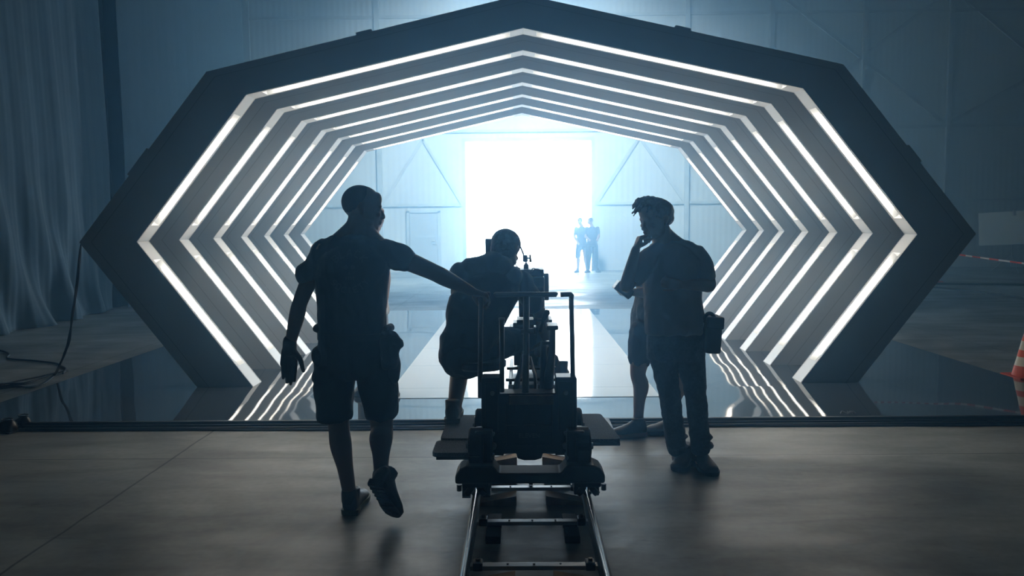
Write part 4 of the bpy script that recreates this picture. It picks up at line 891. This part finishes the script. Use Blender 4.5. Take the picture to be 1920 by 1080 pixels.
b = NB(); r_, f_, u_ = basis(fh); RM = Matrix((r_, f_, u_)).transposed(); ellip(b, hc+(f_*-.018+u_*.042)*1.04, (.086, .102, .082), RM); ellip(b, hc-f_*.05-u_*.005, (.074, .055, .06), RM)
random.seed(3)
tipc = at(1189, 402, 4.98)
for i in range(36):
    a = random.uniform(-1, 1); root = hc+f_*random.uniform(-.02, .06)+u_*(.115+random.uniform(-.012, .004))+r_*a*.055
    tip = tipc+Vector((random.uniform(-.018, .075), a*.04, random.uniform(-.008, .062))); mid = root.lerp(tip, .55)+u_*random.uniform(.018, .04)
    caps(b, [root, mid, tip], [.018, .0115, .0034], 8)
fuse('swept_hair', b, M_HAIRB, R_, .0038, 1, (50, .004, 6, .5), 'light brown hair swept forward into a quiff')
# shoulder bag at the hip
b = NB(); M = Matrix.Translation(at(1334, 626, 5.06)) @ Matrix.Rotation(.05, 4, 'Y'); bx(b, -.052, .045, -.10, .10, -.115, .11, .02, M); o = wobj('hip_bag', b, M_BAG, R_, 'black bag hanging at the hip')
b = NB(); tube(b, smoothpath([at(1318, 604, 5.0), at(1325, 590, 5.0), at(1333, 588, 5.0), at(1340, 596, 5.0), at(1345, 612, 5.0)], 5), .012, 8); tube(b, [at(1316, 600, 5.02), at(1332, 597, 5.02), at(1346, 612, 5.02)], .008, 8); h = obj('strap', b, M_BAG, o, smooth=True); h.matrix_parent_inverse = I4
b = NB(); bx(b, -.058, .053, -.105, .105, .04, .118, .012, M); h = obj('flap', b, M_BAG, o); h.matrix_parent_inverse = I4

# ---- second person standing behind him, facing left
B = person('person in dark shorts facing left, mostly hidden behind the one in jeans', (1.33, 5.95, 0))
Yb = 5.95; hipc = at(1222, 605, Yb); chest = at(1232, 505, Yb); neckb = at(1242, 455, Yb); us = Vector((.15, -.98, 0)); fw = Vector((-1, -.1, 0))
b = NB(); trunk(b, hipc, chest, neckb, us, us, fw, .96, 0); hc = at(1237, 411, Yb); fh = Vector((-.9, -.1, -.35)); head_parts(b, hc, fh, (0, 0, 1), 1.04)
caps(b, [neckb, at(1240, 432, Yb)], [.06, .06], 14); h1, h2 = at(1208, 630, 5.88), at(1240, 630, 6.06); k1, k2 = at(1196, 700, 5.9), at(1272, 705, 6.05); a1, a2 = at(1197, 782, 5.98), at(1256, 780, 6.06)
leg(b, h1, k1, a1, 1.0, back=(1, 0, 0)); leg(b, h2, k2, a2, 1.0, back=(1, 0, 0))
s1 = at(1235, 480, 5.78); e1 = at(1218, 548, 5.72); w1 = at(1190, 548, 5.66); arm(b, s1, e1, w1); s2 = at(1235, 480, 6.12); arm(b, s2, at(1215, 548, 6.1), at(1186, 548, 5.95))
hand_parts(b, w1, (-.9, .2, 0), (.1, .6, .7), 1, .6, .95); hand_parts(b, at(1186, 548, 5.95), (-.9, -.2, 0), (.1, -.6, .7), -1, .6, .95)
caps(b, [a1, a1+Vector((0, 0, -.08))], [.042, .04], 12); caps(b, [a2, a2+Vector((0, 0, -.08))], [.042, .04], 12); fuse('body', b, M_SKIN, B, .008, 3)
b = NB(); trunk(b, at(1219, 592, Yb), chest, neckb+Vector((0, 0, -.01)), us, us, fw, 1.0, .015); caps(b, [s1, s1.lerp(e1, .55)], [.074, .07], 16); caps(b, [s2, s2.lerp(at(1215, 548, 6.1), .55)], [.074, .07], 16)
fuse('t_shirt', b, M_BLACKT, B, .008, 3, (8, .008, 2, .8))
b = NB(); loft(b, [(at(1219, 585, Yb), us, fw, .17, .125), (at(1220, 620, Yb), us, fw, .175, .135), (at(1222, 645, Yb), us, fw, .16, .12)]); caps(b, [at(1206, 625, 5.88), at(1199, 672, 5.9)], [.105, .082], 18); caps(b, [at(1238, 625, 6.06), at(1252, 678, 6.05)], [.102, .086], 18)
fuse('shorts', b, M_SHORTS, B, .008, 2, (8, .008, 4, .8))
f1 = onfloor(1207, 818); place_shoe('shoe', (f1.x, f1.y+.02, .004), (f1.x-.25, f1.y-.04, .004), (0, 0, 1), M_SHOEB, M_SOLER, B, label='dark trainer with a reddish sole')
f2 = onfloor(1272, 812); place_shoe('shoe', (f2.x, f2.y, .004), (f2.x-.25, f2.y-.04, .004), (0, 0, 1), M_SHOEG, M_SOLEB, B, label='grey trainer')
b = NB(); r_, f_, u_ = basis(fh); RM = Matrix((r_, f_, u_)).transposed(); ellip(b, hc+(f_*-.018+u_*.042)*1.04, (.088, .106, .090), RM); ellip(b, hc-f_*.05-u_*.005, (.074, .055, .06), RM); fuse('short_hair', b, M_HAIRD, B, .007, 2, (50, .003, 9, 1))
tc_ = at(1166, 541, 5.62); b = NB(); M = Matrix.Translation(tc_) @ Matrix.Rotation(math.radians(38), 4, 'Y'); bx(b, -.055, .075, -.07, .07, -.035, .035, .008, M); o = obj('tablet', b, M_CAMB); tag(o, 'dark boxy tablet held out in front of the person hidden at the right', 'tablet')
o2 = NB(); bx(o2, .055, .085, -.03, .03, -.02, .02, .004, M); h = obj('grip', o2, M_BAG, o)

# ---- person in pale clothes hidden behind the walking man
H = person('person in pale clothes on the deck, almost hidden behind the striding man', (-1.38, 7.35, DZ))
Yh_ = 7.35; hipc = at(693, 590, Yh_); chest = at(693, 500, Yh_); neckb = at(697, 445, Yh_); b = NB(); trunk(b, hipc, chest, neckb, (1, 0, 0), (1, 0, 0), (0, 1, 0), .98)
hc = at(699, 407, Yh_); head_parts(b, hc, (.6, .7, -.1), (0, 0, 1), 1.1); caps(b, [neckb, at(698, 425, Yh_)], [.072, .064], 14)
leg(b, at(680, 600, Yh_), at(681, 660, 7.4), at(682, 718, 7.4)); leg(b, at(709, 600, Yh_), at(716, 660, 7.35), at(722, 718, 7.35)); sh = at(717, 466, Yh_); arm(b, sh, at(724, 515, Yh_), at(723, 558, 7.2)); hand_parts(b, at(723, 558, 7.2), (.0, .1, -1), (-1, 0, 0), 1, .4)
arm(b, at(664, 466, Yh_), at(658, 530, Yh_), at(662, 580, 7.3)); hand_parts(b, at(662, 580, 7.3), (0, .1, -1), (1, 0, 0), -1, .4)
fuse('body', b, M_SKIN, H, .009, 3)
b = NB(); trunk(b, at(693, 585, Yh_), chest, neckb+Vector((0, 0, -.01)), (1, 0, 0), (1, 0, 0), (0, 1, 0), 1.0, .014); caps(b, [sh, sh.lerp(at(722, 515, Yh_), .8)], [.058, .045], 16); caps(b, [at(664, 466, Yh_), at(659, 522, Yh_)], [.066, .055], 16); fuse('pale_shirt', b, M_LIGHTT, H, .009, 3, (8, .007, 3, .8))
b = NB(); loft(b, [(at(693, 580, Yh_), (1, 0, 0), (0, 1, 0), .165, .12), (at(694, 612, Yh_), (1, 0, 0), (0, 1, 0), .17, .12)]); caps(b, [at(680, 605, Yh_), at(681, 660, 7.4), at(682, 712, 7.4)], [.09, .07, .06], 16); caps(b, [at(709, 605, Yh_), at(716, 660, 7.35), at(721, 712, 7.35)], [.09, .07, .06], 16); fuse('trousers', b, mat('trousers_grey', (.25, .26, .27), .9), H, .009, 3)
place_shoe('shoe', (at(722, 700, 7.35).x-.0, 7.33, DZ+.004), (at(722, 700, 7.35).x+.13, 7.12, DZ+.004), (0, 0, 1), M_SHOEG, M_SHOEG, H, lace=False, label='grey shoe'); place_shoe('shoe', (at(682, 700, 7.4).x, 7.42, DZ+.004), (at(682, 700, 7.4).x, 7.16, DZ+.004), (0, 0, 1), M_SHOEG, M_SHOEG, H, lace=False)
b = NB(); ellip(b, hc+Vector((-.01, -.015, .035)), (.085, .09, .085)); fuse('cap_of_hair', b, mat('hair_fair', (.45, .38, .27), .6), H, .009, 2)

# ---- two figures far away in the doorway
def far_person(cx, lab, shorts, face, arms):
    g = onfloor(cx, 508); Yf = g.y-.8; x = at(cx, 480, Yf).x; F = person(lab, (x, Yf, 0)); V = lambda a, b_, c: Vector((x+a, Yf+b_, c))
    b = NB(); trunk(b, V(0, 0, .95), V(0, 0, 1.28), V(0, 0, 1.50), (1, 0, 0), (1, 0, 0), (0, -1, 0), .98); head_parts(b, V(*arms[4]), face, (0, 0, 1), 1.0); caps(b, [V(0, 0, 1.5), V(arms[4][0]*.7, 0, 1.60)], [.06, .055], 12)
    for s, kx, ax_ in ((-1, -.12, -.13), (1, .11, .17)): leg(b, V(s*.09, 0, .90), V(kx, -.02, .49), V(ax_, 0, .08), .98)
    arm(b, V(-.19, 0, 1.44), V(*arms[0]), V(*arms[1])); arm(b, V(.19, 0, 1.44), V(*arms[2]), V(*arms[3])); hand_parts(b, V(*arms[1]), Vector(arms[1])-Vector(arms[0]), (0, -1, 0), 1, .5); hand_parts(b, V(*arms[3]), Vector(arms[3])-Vector(arms[2]), (0, -1, 0), -1, .5)
    fuse('body', b, M_SKIN, F, .013, 2)
    b = NB(); trunk(b, V(0, 0, .92), V(0, 0, 1.28), V(0, 0, 1.5), (1, 0, 0), (1, 0, 0), (0, -1, 0), 1.0, .014); caps(b, [V(-.18, 0, 1.44), V(-.18, 0, 1.44).lerp(V(*arms[0]), .6)], [.066, .058]); caps(b, [V(.18, 0, 1.44), V(.18, 0, 1.44).lerp(V(*arms[2]), .6)], [.066, .058]); fuse('t_shirt', b, M_BLACKT, F, .014, 2)
    b = NB(); loft(b, [(V(0, 0, 1.0), (1, 0, 0), (0, 1, 0), .165, .12), (V(0, 0, .84), (1, 0, 0), (0, 1, 0), .18, .13)])
    lo = .52 if shorts else .12
    for s, kx in ((-1, -.115), (1, .115)): caps(b, [V(s*.09, 0, .88), V(kx, 0, (.88+lo)/2), V(kx*1.15, 0, lo)], [.105, .092, .085 if shorts else .065])
    fuse('shorts' if shorts else 'trousers', b, M_SHORTS, F, .014, 2)
    for s, ax_ in ((-1, -.13), (1, .17)): place_shoe('shoe', V(ax_, .04, .003), V(ax_+s*.08-.02, -.20, .003), (0, 0, 1), M_SHOEB, M_SOLEB, F, lace=False)
    b = NB(); ellip(b, V(*arms[4])+Vector((0, .01, .038)), (.084, .10, .086)); fuse('short_hair', b, M_HAIRD, F, .013, 2)
    return F
far_person(1091, 'distant person in shorts standing inside the bright doorway, left one of the pair', True, (-.5, -.8, 0), ((-.24, .0, 1.18), (-.15, -.15, 1.0), (.30, 0, 1.20), (.42, -.02, .98), (-.06, 0, 1.68)))
far_person(1110, 'distant person at the right edge of the bright doorway, right one of the pair', False, (-.9, -.3, 0), ((-.22, -.05, 1.18), (-.12, -.25, 1.08), (.22, -.05, 1.18), (.15, -.25, 1.08), (-.05, 0, 1.68)))
